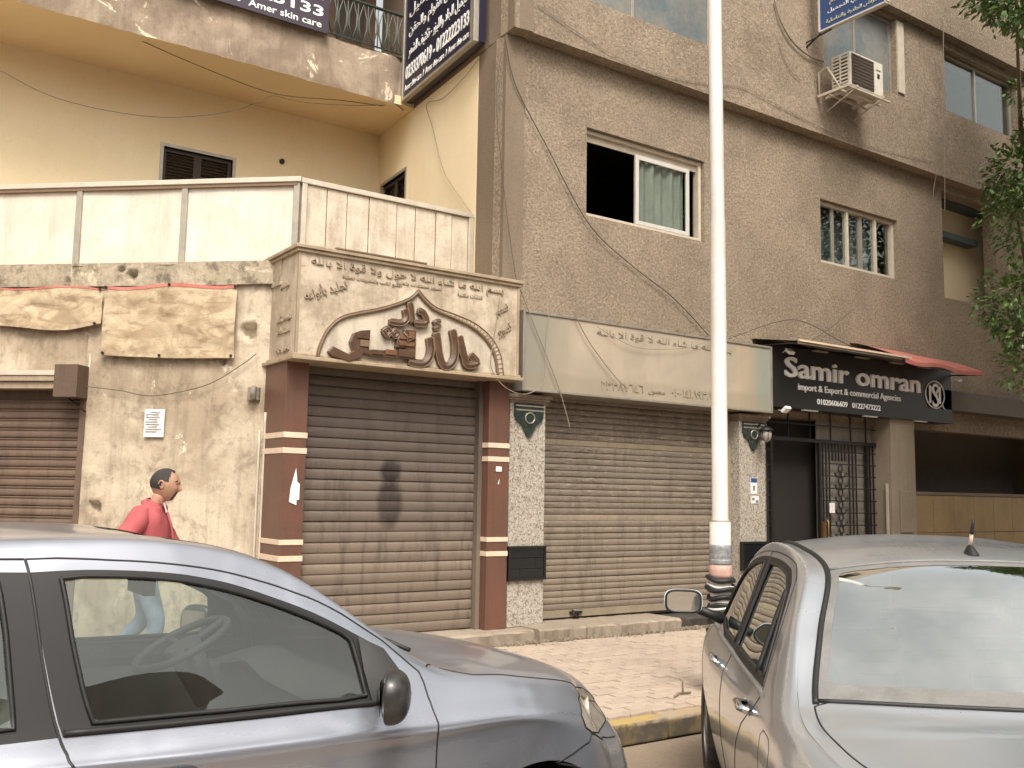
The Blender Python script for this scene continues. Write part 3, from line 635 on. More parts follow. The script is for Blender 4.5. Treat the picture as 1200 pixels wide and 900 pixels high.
for x in (10.5, 10.95, 11.4, 11.85, 12.2): gbar(x, 2.43, 2.80)
gbar((gx0, gx1), 2.62, 0, True)
for x in (11.22, 11.29, 11.36, 11.80, 11.88, 11.96, 12.28, 12.36): gbar(x, .24, 2.38)
for z in np.arange(.4, 2.3, .17): gbar((11.165, 12.18), z, 0, True); gbar((12.22, 12.4), z, 0, True)
for x in np.arange(11.43, 11.78, .07): gbar(x, 2.14, 2.38)
scr = MB()
sp = [(-.13, 0)]+[(-.06+.05*math.cos(a), .05*math.sin(a)) for a in np.linspace(math.pi, 2*math.pi, 8)]+[(.045*math.cos(a), .07+.05*math.sin(a)) for a in np.linspace(-.5*math.pi-.5, 1.5*math.pi+.5, 12)]+[(.06+.05*math.cos(a), .05*math.sin(a)) for a in np.linspace(math.pi, 2*math.pi, 8)]+[(.15, 0)]
scr.tube([(x, 0, z) for x, z in sp], .012, 4); sme = scr.mesh('scroll', M['iron'])
for z in np.arange(.42, 2.1, .17): inst('scroll', sme, eg, (11.585-10, gy-.012-8.6, z+.02))
f = MB(); f.box(11.13, 11.18, gy-.06, gy-.02, 1.05, 1.3); f.tube([(11.2, gy-.05, 1.35), (11.2, gy-.09, 1.3), (11.2, gy-.09, 1.1), (11.2, gy-.05, 1.05)], .012); part(f, 'gate_lock', flat('brass_lock', (.35, .22, .08), .35, metal=.8), eg)
f = MB(); f.box(11.33, 11.44, gy-.02, gy-.012, 1.42, 1.56); part(f, 'notice', M['paper'], eg)
f = MB(); f.box(9.7, 12.5, 9.6, 9.7, 0, 3.0); part(f, 'hallway', flat('hall_wall', (.06, .045, .038), .8)); f = MB(); f.box(11.17, 12.42, 8.66, 8.68, .2, 2.80); f.box(9.76, 10.12, 8.66, 8.68, .2, 2.38); part(f, 'gate_backing', flat('grey_backing', (.26, .235, .20), .7, dirt=.4))
f = MB(); f.box(9.68, 12.6, 8.45, 9.7, .0, .2); part(f, 'doorstep', M['darkpad'])
# right of the entrance: low tan wall of tiles, dark void, beam
f = MB(); f.box(13.04, 20, 8.47, 8.6, 0, 1.70); f.box(13.02, 20, 8.44, 8.62, 1.70, 1.745); lw = part(f, 'low_wall', M['paver_bed'])
tl = MB(); tl.box(.004, .556, -.018, 0, .004, .551); tme = tl.mesh('tile', M['tantile'])
for i in range(12):
    for j in range(3): inst('tile', tme, lw, (13.05+i*.56-10, 8.468-8.6, .03+j*.555), (0, 0, 0))
f = MB(); f.box(13.3, 20, 8.30, 8.85, 3.0, 3.298); f.box(13.042, 20, 10.5, 10.6, 0, 3.3); f.box(17.9, 18.2, 8.61, 9, 1.745, 3.0); part(f, 'dark_recess', flat('dusky_beam', (.14, .12, .10), .8))

# ================================================================= cream corner building on the left
cb = empty('corner_building', (3.4, 9.0, 0), label='cream and ochre corner building with panelled balcony and stained plaster wall', cat='building')
A2 = R(42.6); E2 = Vector((math.cos(A2), -math.sin(A2), 0)); N2i = Vector((math.sin(A2), math.cos(A2), 0)); G2 = Vector((3.436, 8.6, 0))
def cpart(mb, name, mat, parent=None, **k): return part(mb, name, mat, parent, root=cb, **k)
def d2(s, d, z): return tuple(G2+E2*s+N2i*d+Vector((0, 0, z)))
# stained wall, finely divided so that its plaster can be uneven
def rough_wall(s0, s1, z0, z1, hole, name, mat, seed, amp=.012, step=.05, d0=0.):
    b = MB(); ns, nz = int((s1-s0)/step), int((z1-z0)/step)
    def P(i, j):
        s, z = s0+(s1-s0)*i/ns, z0+(z1-z0)*j/nz
        n = noise.noise(Vector((s*1.7, z*1.7, seed)))*amp+noise.noise(Vector((s*6, z*6, seed)))*amp*.4
        k = max(0, noise.noise(Vector((s*2.6, z*2.6, seed+9)))-.28)*amp*3
        for hs, hz, hr, hd in hole:
            q = math.hypot(s-hs, z-hz)
            if q < hr: n += hd*(1-(q/hr)**2)**.5 if q < hr*.62 else -.012
        return d2(s, d0+n+k, z)
    b.v = [P(i, j) for i in range(ns+1) for j in range(nz+1)]
    for i in range(ns):
        for j in range(nz): a = i*(nz+1)+j; b.f.append((a, a+nz+1, a+nz+2, a+1)); b.m.append(0); b.s.append(True)
    return cpart(b, name, mat)
rough_wall(-2.06, -.1, .1, 3.56, [(-.43, 3.09, .13, .10), (-1.876, 1.413, .09, .08), (-.67, 2.80, .05, .05)], 'plaster_wall', M['oldwall'], 3, step=.035)
rough_wall(-6.5, -2.06, 2.60, 3.56, [], 'plaster_wall', M['oldwall'], 4)
rough_wall(-6.5, -.1, 3.54, 3.765, [(-1.633, 3.65, .08, .10), (-1.75, 3.70, .05, .06), (-2.3, 3.6, .04, .05)], 'concrete_beam', M['oldbeam'], 7, amp=.03, step=.03, d0=-.035)
f = MB(); f.obox(G2, E2, N2i, (0, 0, 1), (-6.5, -.03, 3.745), (-.1, .9, 3.77)); cpart(f, 'balcony_floor', M['oldbeam'])
f = MB(); f.obox(G2, E2, N2i, (0, 0, 1), (-6.5, .06, .0), (-2.06, .2, 0.1)); f.obox(G2, E2, N2i, (0, 0, 1), (-6.5, .25, 0), (-.1, .4, 3.7)); cpart(f, 'inner_wall', M['darkvoid'])
f = MB(); f.obox(G2, E2, N2i, (0, 0, 1), (-.46, -.02, 3.02), (-.40, .0, 3.04)); 
# crumbling plaster corner strip and vertical pipe
f = MB(); f.tube([d2(-.215+random.uniform(-.004, .004), -.03, z) for z in np.linspace(.3, 2.32, 24)], .017, 6); f.tube([d2(-.27, -.03, z) for z in np.linspace(.3, 2.15, 12)], .012, 6); cpart(f, 'drain_pipe', M['cream_frame'])
f = MB(); f.obox(G2, E2, N2i, (0, 0, 1), (-.40, -.05, 2.43), (-.29, .01, 2.56)); f.tube([d2(-.33, -.06, 2.44), d2(-.33, -.09, 2.50), d2(-.33, -.06, 2.56)], .03, 8); cpart(f, 'junction_box', M['cement'], bev=.01)
# left shutter with its frame, housing and guide
f = MB(); f.obox(G2, E2, N2i, (0, 0, 1), (-2.10, -.01, .1), (-2.04, .12, 2.44)); f.obox(G2, E2, N2i, (0, 0, 1), (-6.5, .09, .1), (-2.10, .11, 2.6)); sh3 = cpart(f, 'roller_shutter', M['slat_c'])
n3 = 25; h3 = 2.34/n3
sb = MB(); L3 = 4.38
pr3 = [(0, 0), (-.012, .03), (-.015, .1), (-.015, .66), (-.006, .70), (-.006, .76), (-.014, .80), (-.012, .93), (0, .98)]
sb.v = [d2(s, .07+d, k*h3) for s in (-6.5, -2.105) for d, k in pr3]; sb.v = [(x-3.4, y-9.0, z) for x, y, z in sb.v]; k_ = len(pr3)
sb.f = [(i, k_+i, k_+i+1, i+1) for i in range(k_-1)]; sb.m = [0]*len(sb.f); sb.s = [True]*len(sb.f)
sme3 = sb.mesh('slat', M['slat_c'])
for i in range(n3): inst('slat', sme3, sh3, (0, 0, .1+i*h3))
f = MB(); f.obox(G2, E2, N2i, (0, 0, 1), (-6.5, -.16, 2.60), (-2.27, .05, 2.70)); f.obox(G2, E2, N2i, (0, 0, 1), (-6.5, -.13, 2.53), (-2.27, .05, 2.595)); cpart(f, 'shutter_hood', M['ghost'])
f = MB(); f.obox(G2, E2, N2i, (0, 0, 1), (-6.5, -.172, 2.655), (-2.27, -.161, 2.70)); cpart(f, 'hood_strip', M['cream_frame'])
f = MB(); f.obox(G2, E2, N2i, (0, 0, 1), (-2.268, -.20, 2.44), (-2.03, .02, 2.755)); cpart(f, 'shutter_box', M['slat_c'], bev=.006)
f = MB(); f.tube([d2(-2.17, -.1, 2.44), d2(-2.08, -.06, 2.36), d2(-2.02, -.03, 2.31)], .008); cpart(f, 'box_cable', M['iron'])
# parapet: panels between posts (set back on the slab)
G3 = Vector((3.72, 9.30, 0))
def d3(s, d, z): return tuple(G3+E2*s+N2i*d+Vector((0, 0, z)))
zp0, zp1 = 3.77, 4.83
posts = [0-.02, -1.245, -2.435, -3.63, -4.82]
for i, s in enumerate(posts):
    f = MB(); f.obox(G3, E2, N2i, (0, 0, 1), (s-.032, -.03, zp0), (s+.032, .05, zp1-.06)); cpart(f, 'post', M['alu'], bev=.004)
for a, b in zip(posts[1:], posts):
    f = MB(); nx, nz = 14, 10
    f.grid(lambda u, v: d3(a+.03+(b-a-.06)*u, .0+.006*math.sin(u*5+a*3)*math.sin(v*4+a), zp0+(zp1-.06-zp0)*v), nx, nz)
    cpart(f, 'panel', M['panel'])
f = MB(); f.obox(G3, E2, N2i, (0, 0, 1), (-4.9, -.05, zp1-.055), (.03, .06, zp1)); cpart(f, 'top_rail', M['railmetal'], bev=.006)
f = MB(); f.obox(G3, E2, N2i, (0, 0, 1), (-4.9, -.036, zp1-.09), (-.01, .05, zp1-.056)); cpart(f, 'rail_lip', M['letteredge'])
f = MB(); f.obox(G3, E2, N2i, (0, 0, 1), (-4.9, -.03, zp0), (.01, .04, zp0+.02)); cpart(f, 'bottom_rail', M['railmetal'])
edges = [3.80, 4.03, 4.263, 4.522, 4.86, 5.095, 5.357, 5.57, 5.79]
for a, b in zip(edges, edges[1:]):
    f = MB(); d = random.uniform(-.006, .006); f.box(a+.005, b-.005, 9.30+d, 9.325+d, zp0, zp1-.06); cpart(f, 'plank', M['plank'], bev=.003)
f = MB(); f.box(3.74, 5.86, 9.27, 9.34, zp1-.055, zp1); f.box(3.745, 3.80, 9.275, 9.335, zp0, zp1-.056); f.box(5.79, 5.85, 9.275, 9.335, zp0, zp1-.056); cpart(f, 'frame', M['railmetal'], bev=.005)
f = MB(); f.box(3.8, 5.79, 9.34, 9.36, zp0, zp1-.06); cpart(f, 'backing', M['letteredge'])
# yellow walls, soffit and weathered slab edge
YB = 12.33; ZS = 6.745
m = wall(MB(), (0, YB, 0), EX, EY, -5, 6.13, 3.5, ZS, [(3.10, 3.99, 4.7, 5.92)], .2); cpart(m, 'back_wall', M['yellow'])
m = wall(MB(), SO, SX, SY, .662, 3.78, 3.5, ZS, [(2.75, 3.60, 4.7, 5.95)], .2); cpart(m, 'side_wall', M['yellow'])
def louvre(o, ax, ain, u0, u1, z0, z1):
    f = MB(); o = Vector(o); w = .05
    for a in ((u0, z0, u1, z0+w), (u0, z1-w, u1, z1), (u0, z0+w, u0+w, z1-w), (u1-w, z0+w, u1, z1-w), ((u0+u1)/2-.05, z0+w, (u0+u1)/2+.05, z1-w)):
        f.obox(o, ax, ain, (0, 0, 1), (a[0], .04, a[1]), (a[2], .09, a[3]))
    sh = cpart(f, 'louvred_shutter', M['shutterwood'])
    for c0, c1 in ((u0+w, (u0+u1)/2-.05), ((u0+u1)/2+.05, u1-w)):
        z = z0+w
        f0 = None
        while z < z1-w-.02:
            p = [o+Vector(ax)*c0+Vector(ain)*.05+Vector((0, 0, z)), o+Vector(ax)*c1+Vector(ain)*.05+Vector((0, 0, z)), o+Vector(ax)*c1+Vector(ain)*.085+Vector((0, 0, z+.035)), o+Vector(ax)*c0+Vector(ain)*.085+Vector((0, 0, z+.035))]
            q = [v+Vector(ain)*-.008 for v in p]; f = MB(); f.add(p+q, [(0, 1, 2, 3), (7, 6, 5, 4), (0, 4, 5, 1), (3, 2, 6, 7)]); cpart(f, 'louvre_slat', M['shutterwood'], sh); z += .042
    f = MB()
    for a in ((u0-.04, z0, u0, z1+.04), (u1, z0, u1+.04, z1+.04), (u0, z1, u1, z1+.04)): f.obox(o, ax, ain, (0, 0, 1), (a[0], -.012, a[1]), (a[2], .1, a[3]))
    f.obox(o, ax, ain, (0, 0, 1), (u0, .1, z0), (u1, .12, z1)); cpart(f, 'shutter_frame', M['alu'])
louvre((0, YB, 0), EX, EY, 3.10, 3.99, 4.9, 5.92); louvre(SO, SX, SY, 2.75, 3.60, 4.9, 5.95)
f = MB(); f.cyl((4.66, YB-.002, 6.05), (4.66, YB-.03, 6.05), .035, n=12); cpart(f, 'pipe_stub', M['black'])
# soffit slab with a gently uneven face
f = MB(); f.box(-5, 6.12, 11.12, 12.5, ZS, ZS+.12); cpart(f, 'soffit', M['soffit'])
f = MB()
def fas(u, v):
    x = -5+10.93*u; z = ZS-.02+.66*v; y = 11.10+.02*noise.noise(Vector((x*1.2, z*2, 1)))+.012*noise.noise(Vector((x*6, z*6, 4)))
    if x > 5.6: y += (x-5.6)**2*1.2
    return (x, y, z+(.012*noise.noise(Vector((x*7, 0, 3))) if v in (0, 1) else 0))
f.grid(fas, 260, 16); f.grid(lambda u, v: (-5+10.9*u, 11.10+.4*v, ZS+.64-.0*v), 30, 1); f.box(-5, 5.9, 11.14, 11.5, ZS+.13, ZS+.6); cpart(f, 'slab_edge', M['fascia'])
f = MB(); f.box(-5, 5.98, 12.3, 12.5, 7.2, 12.2); cpart(f, 'upper_back_wall', flat('brown_upper_wall', (.16, .095, .06), .8, dirt=.5, scale=1.5))
f = MB(); f.obox(SO, SX, SY, (0, 0, 1), (.501, .0, 6.755), (3.8, .2, 12.2)); cpart(f, 'upper_side_wall', M['stucco_strip'])
f = MB(); f.box(4.72, 5.0, 12.22, 12.28, 7.5, 9.6); f.box(5.35, 5.75, 12.20, 12.26, 7.5, 9.6); cpart(f, 'door_leaf', M['shutterwood'])
f = MB(); f.box(-5, 6.1, 10.7, 12.5, 10.2, 10.5); cpart(f, 'upper_slab', M['fascia'])
# iron balcony railing with stretched hexagons
f = MB(); f.tube([(-5, 11.13, 7.99), (5.9, 11.13, 7.99)], .022, 6); f.tube([(-5, 11.13, 7.45), (5.9, 11.13, 7.45)], .012, 6); f.tube([(4.6, 11.13, 8.25), (5.9, 11.13, 8.25)], .018, 6); rl = cpart(f, 'balcony_railing', M['railiron'])
hx = MB(); pts = [(0, .0), (.055, .10), (.055, .17), (.0, .27), (-.055, .17), (-.055, .10), (0, 0)]
hx.tube([(x, 0, z*2.0) for x, z in pts], .011, 5); hx.tube([(0, 0, .0), (0, 0, -.02)], .01, 4); hme = hx.mesh('iron_loop', M['railiron'])
for i in range(14): inst('iron_loop', hme, rl, (4.65+i*.145-3.4, 11.13-9.0, 7.45-.02+(.02 if i % 2 else 0)))
hb = MB(); hb.tube([(0, 0, 0), (0, 0, .56)], .009, 5); hbm = hb.mesh('baluster', M['railiron'])
for i in range(14): inst('baluster', hbm, rl, (4.72+i*.145-3.4, 11.13-9.0, 7.43))
# ---- first shop: red brown clad pillars and brown shutter
def clad(x0, x1, y1):
    f = MB(); f.box(x0, x1, 8.25, y1, .24, 2.77); p = cpart(f, 'clad_pillar', M['redclad'], bev=.004)
    for z0, z1 in ((2.07, 2.12), (1.93, 1.98), (1.12, 1.166), (.975, 1.024)):
        f = MB(); f.box(x0-.006, x1+.006, 8.244, y1-.002, z0, z1); cpart(f, 'cream_band', M['creamband'], p, bev=.002)
    return p
pl = clad(3.255, 3.47, 8.95); pr_ = clad(5.44, 5.69, 8.6)
f = MB(); f.prism([(3.325, 1.50), (3.335, 1.62), (3.38, 1.80), (3.395, 1.68), (3.42, 1.66), (3.42, 1.52), (3.395, 1.515), (3.395, 1.47)], 8.240, 8.2435); cpart(f, 'torn_sticker', M['paper'], pl)
f = MB(); f.prism([(5.53, 1.83), (5.60, 1.83), (5.60, 1.88), (5.53, 1.88)], 8.240, 8.2435); f.prism([(5.555, 1.70), (5.57, 1.70), (5.575, 1.755)], 8.240, 8.2435); cpart(f, 'torn_sticker', M['paper'], pr_)
f = MB(); f.box(3.472, 5.438, 8.49, 8.51, .2, 2.8); f.box(3.472, 3.50, 8.36, 8.50, .24, 2.77); f.box(5.39, 5.438, 8.36, 8.50, .24, 2.77); sh1 = cpart(f, 'roller_shutter', M['slat_a'])
lock_slats(sh1, cb, 3.50, 5.39, 8.45, .25, 2.78, 26, 'slat_a')
f = MB(); f.box(3.255, 5.7, 8.5, 9.29, 3.5, 3.76); cpart(f, 'shop_roof', M['oldbeam'])
f = MB(); f.box(5.45, 5.74, 8.55, 8.7, .2, 3.7); cpart(f, 'filler_wall', M['stucco_strip'])
# ================================================================= shop signs (things of their own)
RX = (R(90), 0, 0)
def sign_root(loc, label, cat='sign', rz=0, name='shop_sign'): return empty(name, loc, rz, label=label, cat=cat)
# ---- cream arched sign above the first shop
s1 = sign_root((3.26, 8.10, 2.78), 'cream box sign with big brown raised letters under a pointed arch, over the brown shutter')
def sp(mb, name, mat, parent=None, root=s1, **k): return part(mb, name, mat, parent, root=root, **k)
f = MB(); f.box(3.27, 5.68, 8.10, 8.5, 2.79, 3.765); f.box(3.27, 3.6, 8.5, 9.05, 2.79, 3.765); sp(f, 'sign_box', M['signface'])
f = MB(); f.box(3.22, 5.72, 8.05, 8.5, 3.766, 3.80); f.box(3.22, 3.6, 8.501, 9.05, 3.766, 3.80); f.box(3.24, 5.70, 8.07, 8.5, 3.735, 3.765); f.box(3.24, 3.3, 8.5, 9.05, 3.735, 3.765)
f.box(3.22, 5.72, 8.04, 8.5, 2.755, 2.789); f.box(3.22, 3.6, 8.501, 9.05, 2.755, 2.789); f.box(3.24, 5.70, 8.07, 8.1, 2.79, 2.815); f.box(3.25, 3.27, 8.1, 9.05, 2.79, 2.815); sp(f, 'moulding', M['signedge'], bev=.006)
f = MB(); f.box(3.262, 3.285, 8.092, 8.12, 2.82, 3.73); sp(f, 'corner_trim', M['signedge']); f = MB(); f.box(5.66, 5.684, 8.09, 8.12, 2.82, 3.73); sp(f, 'corner_trim', M['signedge'])
f = MB(); f.box(3.6, 4.55, 8.045, 8.3, 3.801, 3.815); sp(f, 'cover_strip', M['letteredge'])
arch = [(3.47, 2.79), (3.488, 2.892), (3.561, 3.05), (3.683, 3.168), (3.869, 3.238), (4.06, 3.295), (4.256, 3.371), (4.405, 3.452), (4.472, 3.523), (4.547, 3.447), (4.668, 3.37), (4.883, 3.315), (5.104, 3.246), (5.275, 3.134), (5.378, 2.989), (5.419, 2.79)]
def smooth(pts, n=6):
    out = []
    P = [Vector((a, 0, b)) for a, b in pts]
    for i in range(len(P)-1):
        p0, p1, p2, p3 = P[max(i-1, 0)], P[i], P[i+1], P[min(i+2, len(P)-1)]
        for k in range(n):
            t = k/n; q = .5*((2*p1)+(-p0+p2)*t+(2*p0-5*p1+4*p2-p3)*t*t+(-p0+3*p1-3*p2+p3)*t**3); out.append((q.x, q.z))
    return out+[(P[-1].x, P[-1].z)]
a1 = smooth(arch[:9], 5); a2 = smooth(arch[8:], 5); full = a1+a2[1:]
f = MB(); f.prism(full, 8.085, 8.099); sp(f, 'arch_panel', M['inlay'])
cx_, cz_ = 4.45, 3.0
f = MB()
outer = []
for i, (x, z) in enumerate(full):
    x0, z0 = full[max(0, i-1)]; x1, z1 = full[min(len(full)-1, i+1)]; t = Vector((x1-x0, z1-z0)).normalized(); wd = .018+.045*max(0, (x-4.47))/.95
    outer.append((x+t.y*-wd, z+t.x*wd))
for i in range(len(full)-1):
    q = [full[i], full[i+1], outer[i+1], outer[i]]
    v = [(a, 8.062, b) for a, b in q]+[(a, 8.10, b) for a, b in q]
    f.add(v, [(0, 1, 2, 3), (0, 4, 5, 1), (3, 2, 6, 7)])
sp(f, 'arch_rim', M['signface'])
f = MB()
for i in range(0, len(full)-1, 1):
    a, b = Vector(full[i]), Vector(outer[i]); f.tube([(a.x, 8.060, a.y), (b.x, 8.060, b.y)], .004, 4)
f.tube([(x, 8.070, z) for x, z in full], .017, 6); f.tube([(x, 8.060, z) for x, z in outer], .007, 4)
sp(f, 'arch_brickwork_lines', M['letteredge'])
# big letters: broad strokes with a raised rim
STR = {'dal': ([(4.466, 3.335), (4.526, 3.312), (4.554, 3.225), (4.43, 3.208)], .030), 'alef': ([(4.372, 3.40), (4.393, 3.30), (4.405, 3.212)], .030), 'ra': ([(4.325, 3.33), (4.345, 3.252), (4.295, 3.196), (4.165, 3.192)], .030),
       'lam': ([(4.935, 3.135), (4.965, 3.03), (5.00, 2.925), (5.035, 2.86), (5.146, 2.89), (5.065, 2.965)], .036), 'lam_alef': ([(4.854, 3.19), (4.888, 3.058), (4.885, 2.918), (4.825, 2.835), (4.755, 2.835), (4.712, 2.93), (4.69, 3.05), (4.672, 3.14)], .036),
       'hamza': ([(4.715, 3.262), (4.655, 3.245), (4.705, 3.208), (4.645, 3.178)], .019), 'raa': ([(4.598, 3.085), (4.617, 2.984), (4.597, 2.885), (4.52, 2.826), (4.38, 2.832)], .036),
       'dots': ([(4.10, 3.105), (4.145, 3.13), (4.182, 3.09), (4.225, 3.12), (4.262, 3.085), (4.225, 3.052), (4.182, 3.09), (4.14, 3.055), (4.10, 3.105)], .017)}
def stroke(pts, w, y, d, mb, rim=None, n=5):
    c = smooth(pts, n); L = []; Rr = []
    for i, (x, z) in enumerate(c):
        x0, z0 = c[max(0, i-1)]; x1, z1 = c[min(len(c)-1, i+1)]; t = Vector((x1-x0, z1-z0)); t = t.normalized() if t.length > 0 else Vector((1, 0))
        ww = w*(.8 if i in (0, len(c)-1) else 1); L.append((x-t.y*ww, z+t.x*ww)); Rr.append((x+t.y*ww, z-t.x*ww))
    m = len(c)
    v = [(x, y, z) for x, z in L]+[(x, y, z) for x, z in Rr]+[(x, y-d, z) for x, z in L]+[(x, y-d, z) for x, z in Rr]+[(x, y-d-w*.45, z) for x, z in c]
    F = []
    for i in range(m-1): F += [(i, i+1, 2*m+i+1, 2*m+i), (m+i, 3*m+i, 3*m+i+1, m+i+1), (2*m+i, 2*m+i+1, 4*m+i+1, 4*m+i), (4*m+i, 4*m+i+1, 3*m+i+1, 3*m+i)]
    for i in (0, m-1): F += [(i, 2*m+i, 4*m+i, 3*m+i, m+i)]
    mb.add(v, F)
    if rim is not None: rim.tube([(x, y-d, z) for x, z in L]+[(x, y-d, z) for x, z in Rr[::-1]]+[(L[0][0], y-d, L[0][1])], .006, 4)
for k, (pts, w) in STR.items():
    f = MB(); rm = MB(); stroke(pts, w, 8.084, .045, f, rm); o = sp(f, 'raised_letter', M['brownletter']); sp(rm, 'letter_rim', M['letteredge'], o)
f = MB(); f.prism([(4.445, 2.855), (4.445, 3.14), (4.33, 3.135), (4.245, 3.03), (4.235, 2.955), (4.33, 2.955), (4.33, 2.93), (3.955, 2.905), (3.965, 3.09), (3.87, 3.075), (3.80, 3.045), (3.765, 2.96), (3.80, 2.88), (3.75, 2.845), (3.60, 2.90), (3.555, 2.85), (3.60, 2.805), (3.76, 2.775), (3.86, 2.81), (3.90, 2.865), (4.0, 2.845)], 8.03, 8.084)
o = sp(f, 'raised_letter', M['brownletter'], bev=.006)
for c in ((4.27, 3.035, 4.35, 3.09, 'orangeletter'), (4.36, 3.035, 4.43, 3.115, 'orangeletter'), (4.26, 2.975, 4.43, 3.02, 'orangeletter'), (4.12, 2.875, 4.235, 2.925, 'orangeletter'), (4.26, 2.87, 4.43, 2.94, 'brownletter'), (3.86, 2.925, 3.95, 2.985, 'letteredge'), (3.985, 2.865, 4.10, 2.91, 'brownletter'), (3.83, 3.0, 3.945, 3.055, 'brownletter')):
    f = MB(); f.box(c[0], c[2], 8.018, 8.029, c[1], c[3]); sp(f, 'letter_facet', M[c[4]], o, bev=.004)
f = MB(); f.tube([(4.30, 8.012, 3.10), (4.345, 8.012, 3.06), (4.34, 8.012, 3.02), (4.42, 8.012, 3.05), (4.345, 8.012, 3.06)], .008, 4); sp(f, 'letter_crack', M['letteredge'], o)
def lines(root, items, mat, depth=.012, loc0=None):
    for body, cx, cz, w, h, y, tilt in items:
        l = root.location; text(body, w, h, mat, root, (cx-l.x, y-l.y, cz-l.z), (R(90), R(tilt), 0), depth)
lines(s1, [(ar('بسم الله ما شاء الله لا حول ولا قوة الا بالله'), 4.43, 3.655, 2.10, .105, 8.096, 0), (ar('تجليد بأنواعه'), 3.53, 3.42, .44, .13, 8.096, -22), (ar('تصميم'), 5.47, 3.46, .17, .10, 8.096, -28), (ar('تصوير'), 5.50, 3.26, .19, .10, 8.096, -30)], M['ghost'], .012)
lines(s1, [(ar('لجميع الكتب والمطبوعات الحديثة'), 4.0, 3.56, .62, .045, 8.097, 0), (ar('خدمات مكتبية'), 5.08, 3.565, .30, .05, 8.097, 0), (ar('تصوير مستندات وتجليد'), 4.5, 3.59, .5, .045, 8.097, 0)], M['ghost'], .006)
for t_, z, w, h in ((ar('تجليد فاخر'), 3.47, .20, .07), (ar('شهادات وكتب'), 3.16, .34, .07), (ar('مستندات'), 3.06, .30, .07), (ar('طباعة'), 2.87, .30, .06)):
    text(t_, w, h, M['ghost'], s1, (-.001+.008, .30, z-2.78), (R(90), 0, R(-90)), .01)

# ---- faded sign above the second shop
M['ghost2'] = flat('worn_off_letters', (.27, .225, .16), .5, dirt=.9, scale=14, dirtcol=(.40, .34, .25))
s2 = sign_root((7.7, 8.15, 2.68), 'long faded beige and teal box sign with small raised Arabic letters, over the grey shutter')
def sp2(mb, name, mat, parent=None, **k): return part(mb, name, mat, parent, root=s2, **k)
f = MB(); f.box(5.81, 9.64, 8.165, 8.52, 2.70, 3.50); sp2(f, 'sign_face', M['sign2'])
f = MB(); f.box(5.78, 9.67, 8.15, 8.53, 3.50, 3.525); f.box(5.78, 9.67, 8.15, 8.53, 2.675, 2.70); f.box(5.78, 5.81, 8.15, 8.53, 2.70, 3.50); f.box(9.64, 9.67, 8.15, 8.53, 2.70, 3.50); sp2(f, 'sign_frame', M['alu'], bev=.003)
lines(s2, [(ar('بسم الله ما شاء الله لا قوة الا بالله'), 7.86, 3.385, 2.15, .11, 8.163, .0), ('٢٣٣٨٧٦٤٦', 7.16, 2.815, .62, .09, 8.163, 0), ('٠١٠٠١٤١٨٩٣٨', 8.25, 2.815, .66, .09, 8.163, 0), (ar('محمول'), 7.68, 2.80, .26, .07, 8.163, 0)], M['ghost2'], .006)
f = MB()
for i in range(90):
    x = random.choice([random.uniform(5.9, 9.6), random.gauss(7.7, .35), random.gauss(6.8, .4)]); x = min(max(x, 5.9), 9.6)
    s = random.uniform(.008, .03); y = random.uniform(8.22, 8.45); f.obox((x, y, 3.526), (1, random.uniform(-.6, .6), 0), (0, 1, 0), (0, 0, 1), (-s*1.4, -s, 0), (s, s, s*random.uniform(.5, 1.6)))
tag(f.obj('ledge_debris', M['cornice']), 'lumps of dirt and old mortar lying along the top of the faded sign', 'debris', kind='stuff')

# ---- black sign of the office at the entrance
s3 = sign_root((11.9, 8.30, 2.78), 'black sign board with white Samir omran lettering and round monogram, over the barred entrance')
def sp3(mb, name, mat, parent=None, **k): return part(mb, name, mat, parent, root=s3, **k)
f = MB(); f.box(9.84, 13.95, 8.30, 8.59, 2.785, 3.60); sp3(f, 'sign_board', M['signblack'], bev=.004)
def t3(body, x0, x1, z0, z1, mat='signwhite', depth=.02, bold=0, y=8.299, **k):
    text(body, x1-x0, z1-z0, M[mat], s3, ((x0+x1)/2-11.9, y-8.30, (z0+z1)/2-2.78), RX, depth, bold, **k)
t3('Samir omran', 10.07, 13.09, 3.19, 3.46, depth=.03, bold=.014, split=True)
t3('import & Export & commercial Agencies', 10.34, 12.62, 3.01, 3.125, depth=.012, bold=.006)
t3('01020606609   01227473222', 10.73, 12.13, 2.87, 2.945, depth=.008, bold=.006)
f = MB(); f.tube([(13.49+.245*math.cos(a), 8.29, 3.20+.205*math.sin(a)) for a in np.linspace(0, 2*math.pi, 33)], .010, 5); sp3(f, 'monogram_ring', M['signwhite'])
text('M', .30, .26, M['signwhite'], s3, (13.49-11.9, -.003, 3.20-2.78), RX, .01); text('S', .17, .36, M['signwhite'], s3, (13.49-11.9, -.014, 3.19-2.78), RX, .01)
f = MB(); f.tube([(13.66, 8.29, 3.06), (13.74, 8.29, 2.99)], .009, 5); sp3(f, 'monogram_tail', M['signwhite'])
def spot(x, z, up):
    f = MB(); f.tube([(x, 8.28, z), (x, 8.20, z+.02*up), (x, 8.17, z)], .008, 5); f.obox((x, 8.16, z), (1, 0, 0), (0, .8, .6*up), (0, -.6*up, .8), (-.05, -.045, -.02), (.05, .045, .02)); return f
for x, z, u in ((10.02, 3.50, 1), (13.9, 3.46, 1), (9.93, 2.74, -1)): sp3(spot(x, z, u), 'spotlight', M['signwhite'])
f = MB()
for x in (10.6, 11.5, 12.3, 13.0, 13.6): f.box(x-.14, x+.14, 8.10, 8.16, 3.545, 3.56)
for x in (10.5, 11.8, 13.0): f.box(x-.15, x+.15, 8.22, 8.26, 2.755, 2.775)
sp3(f, 'strip_light', M['alu'])
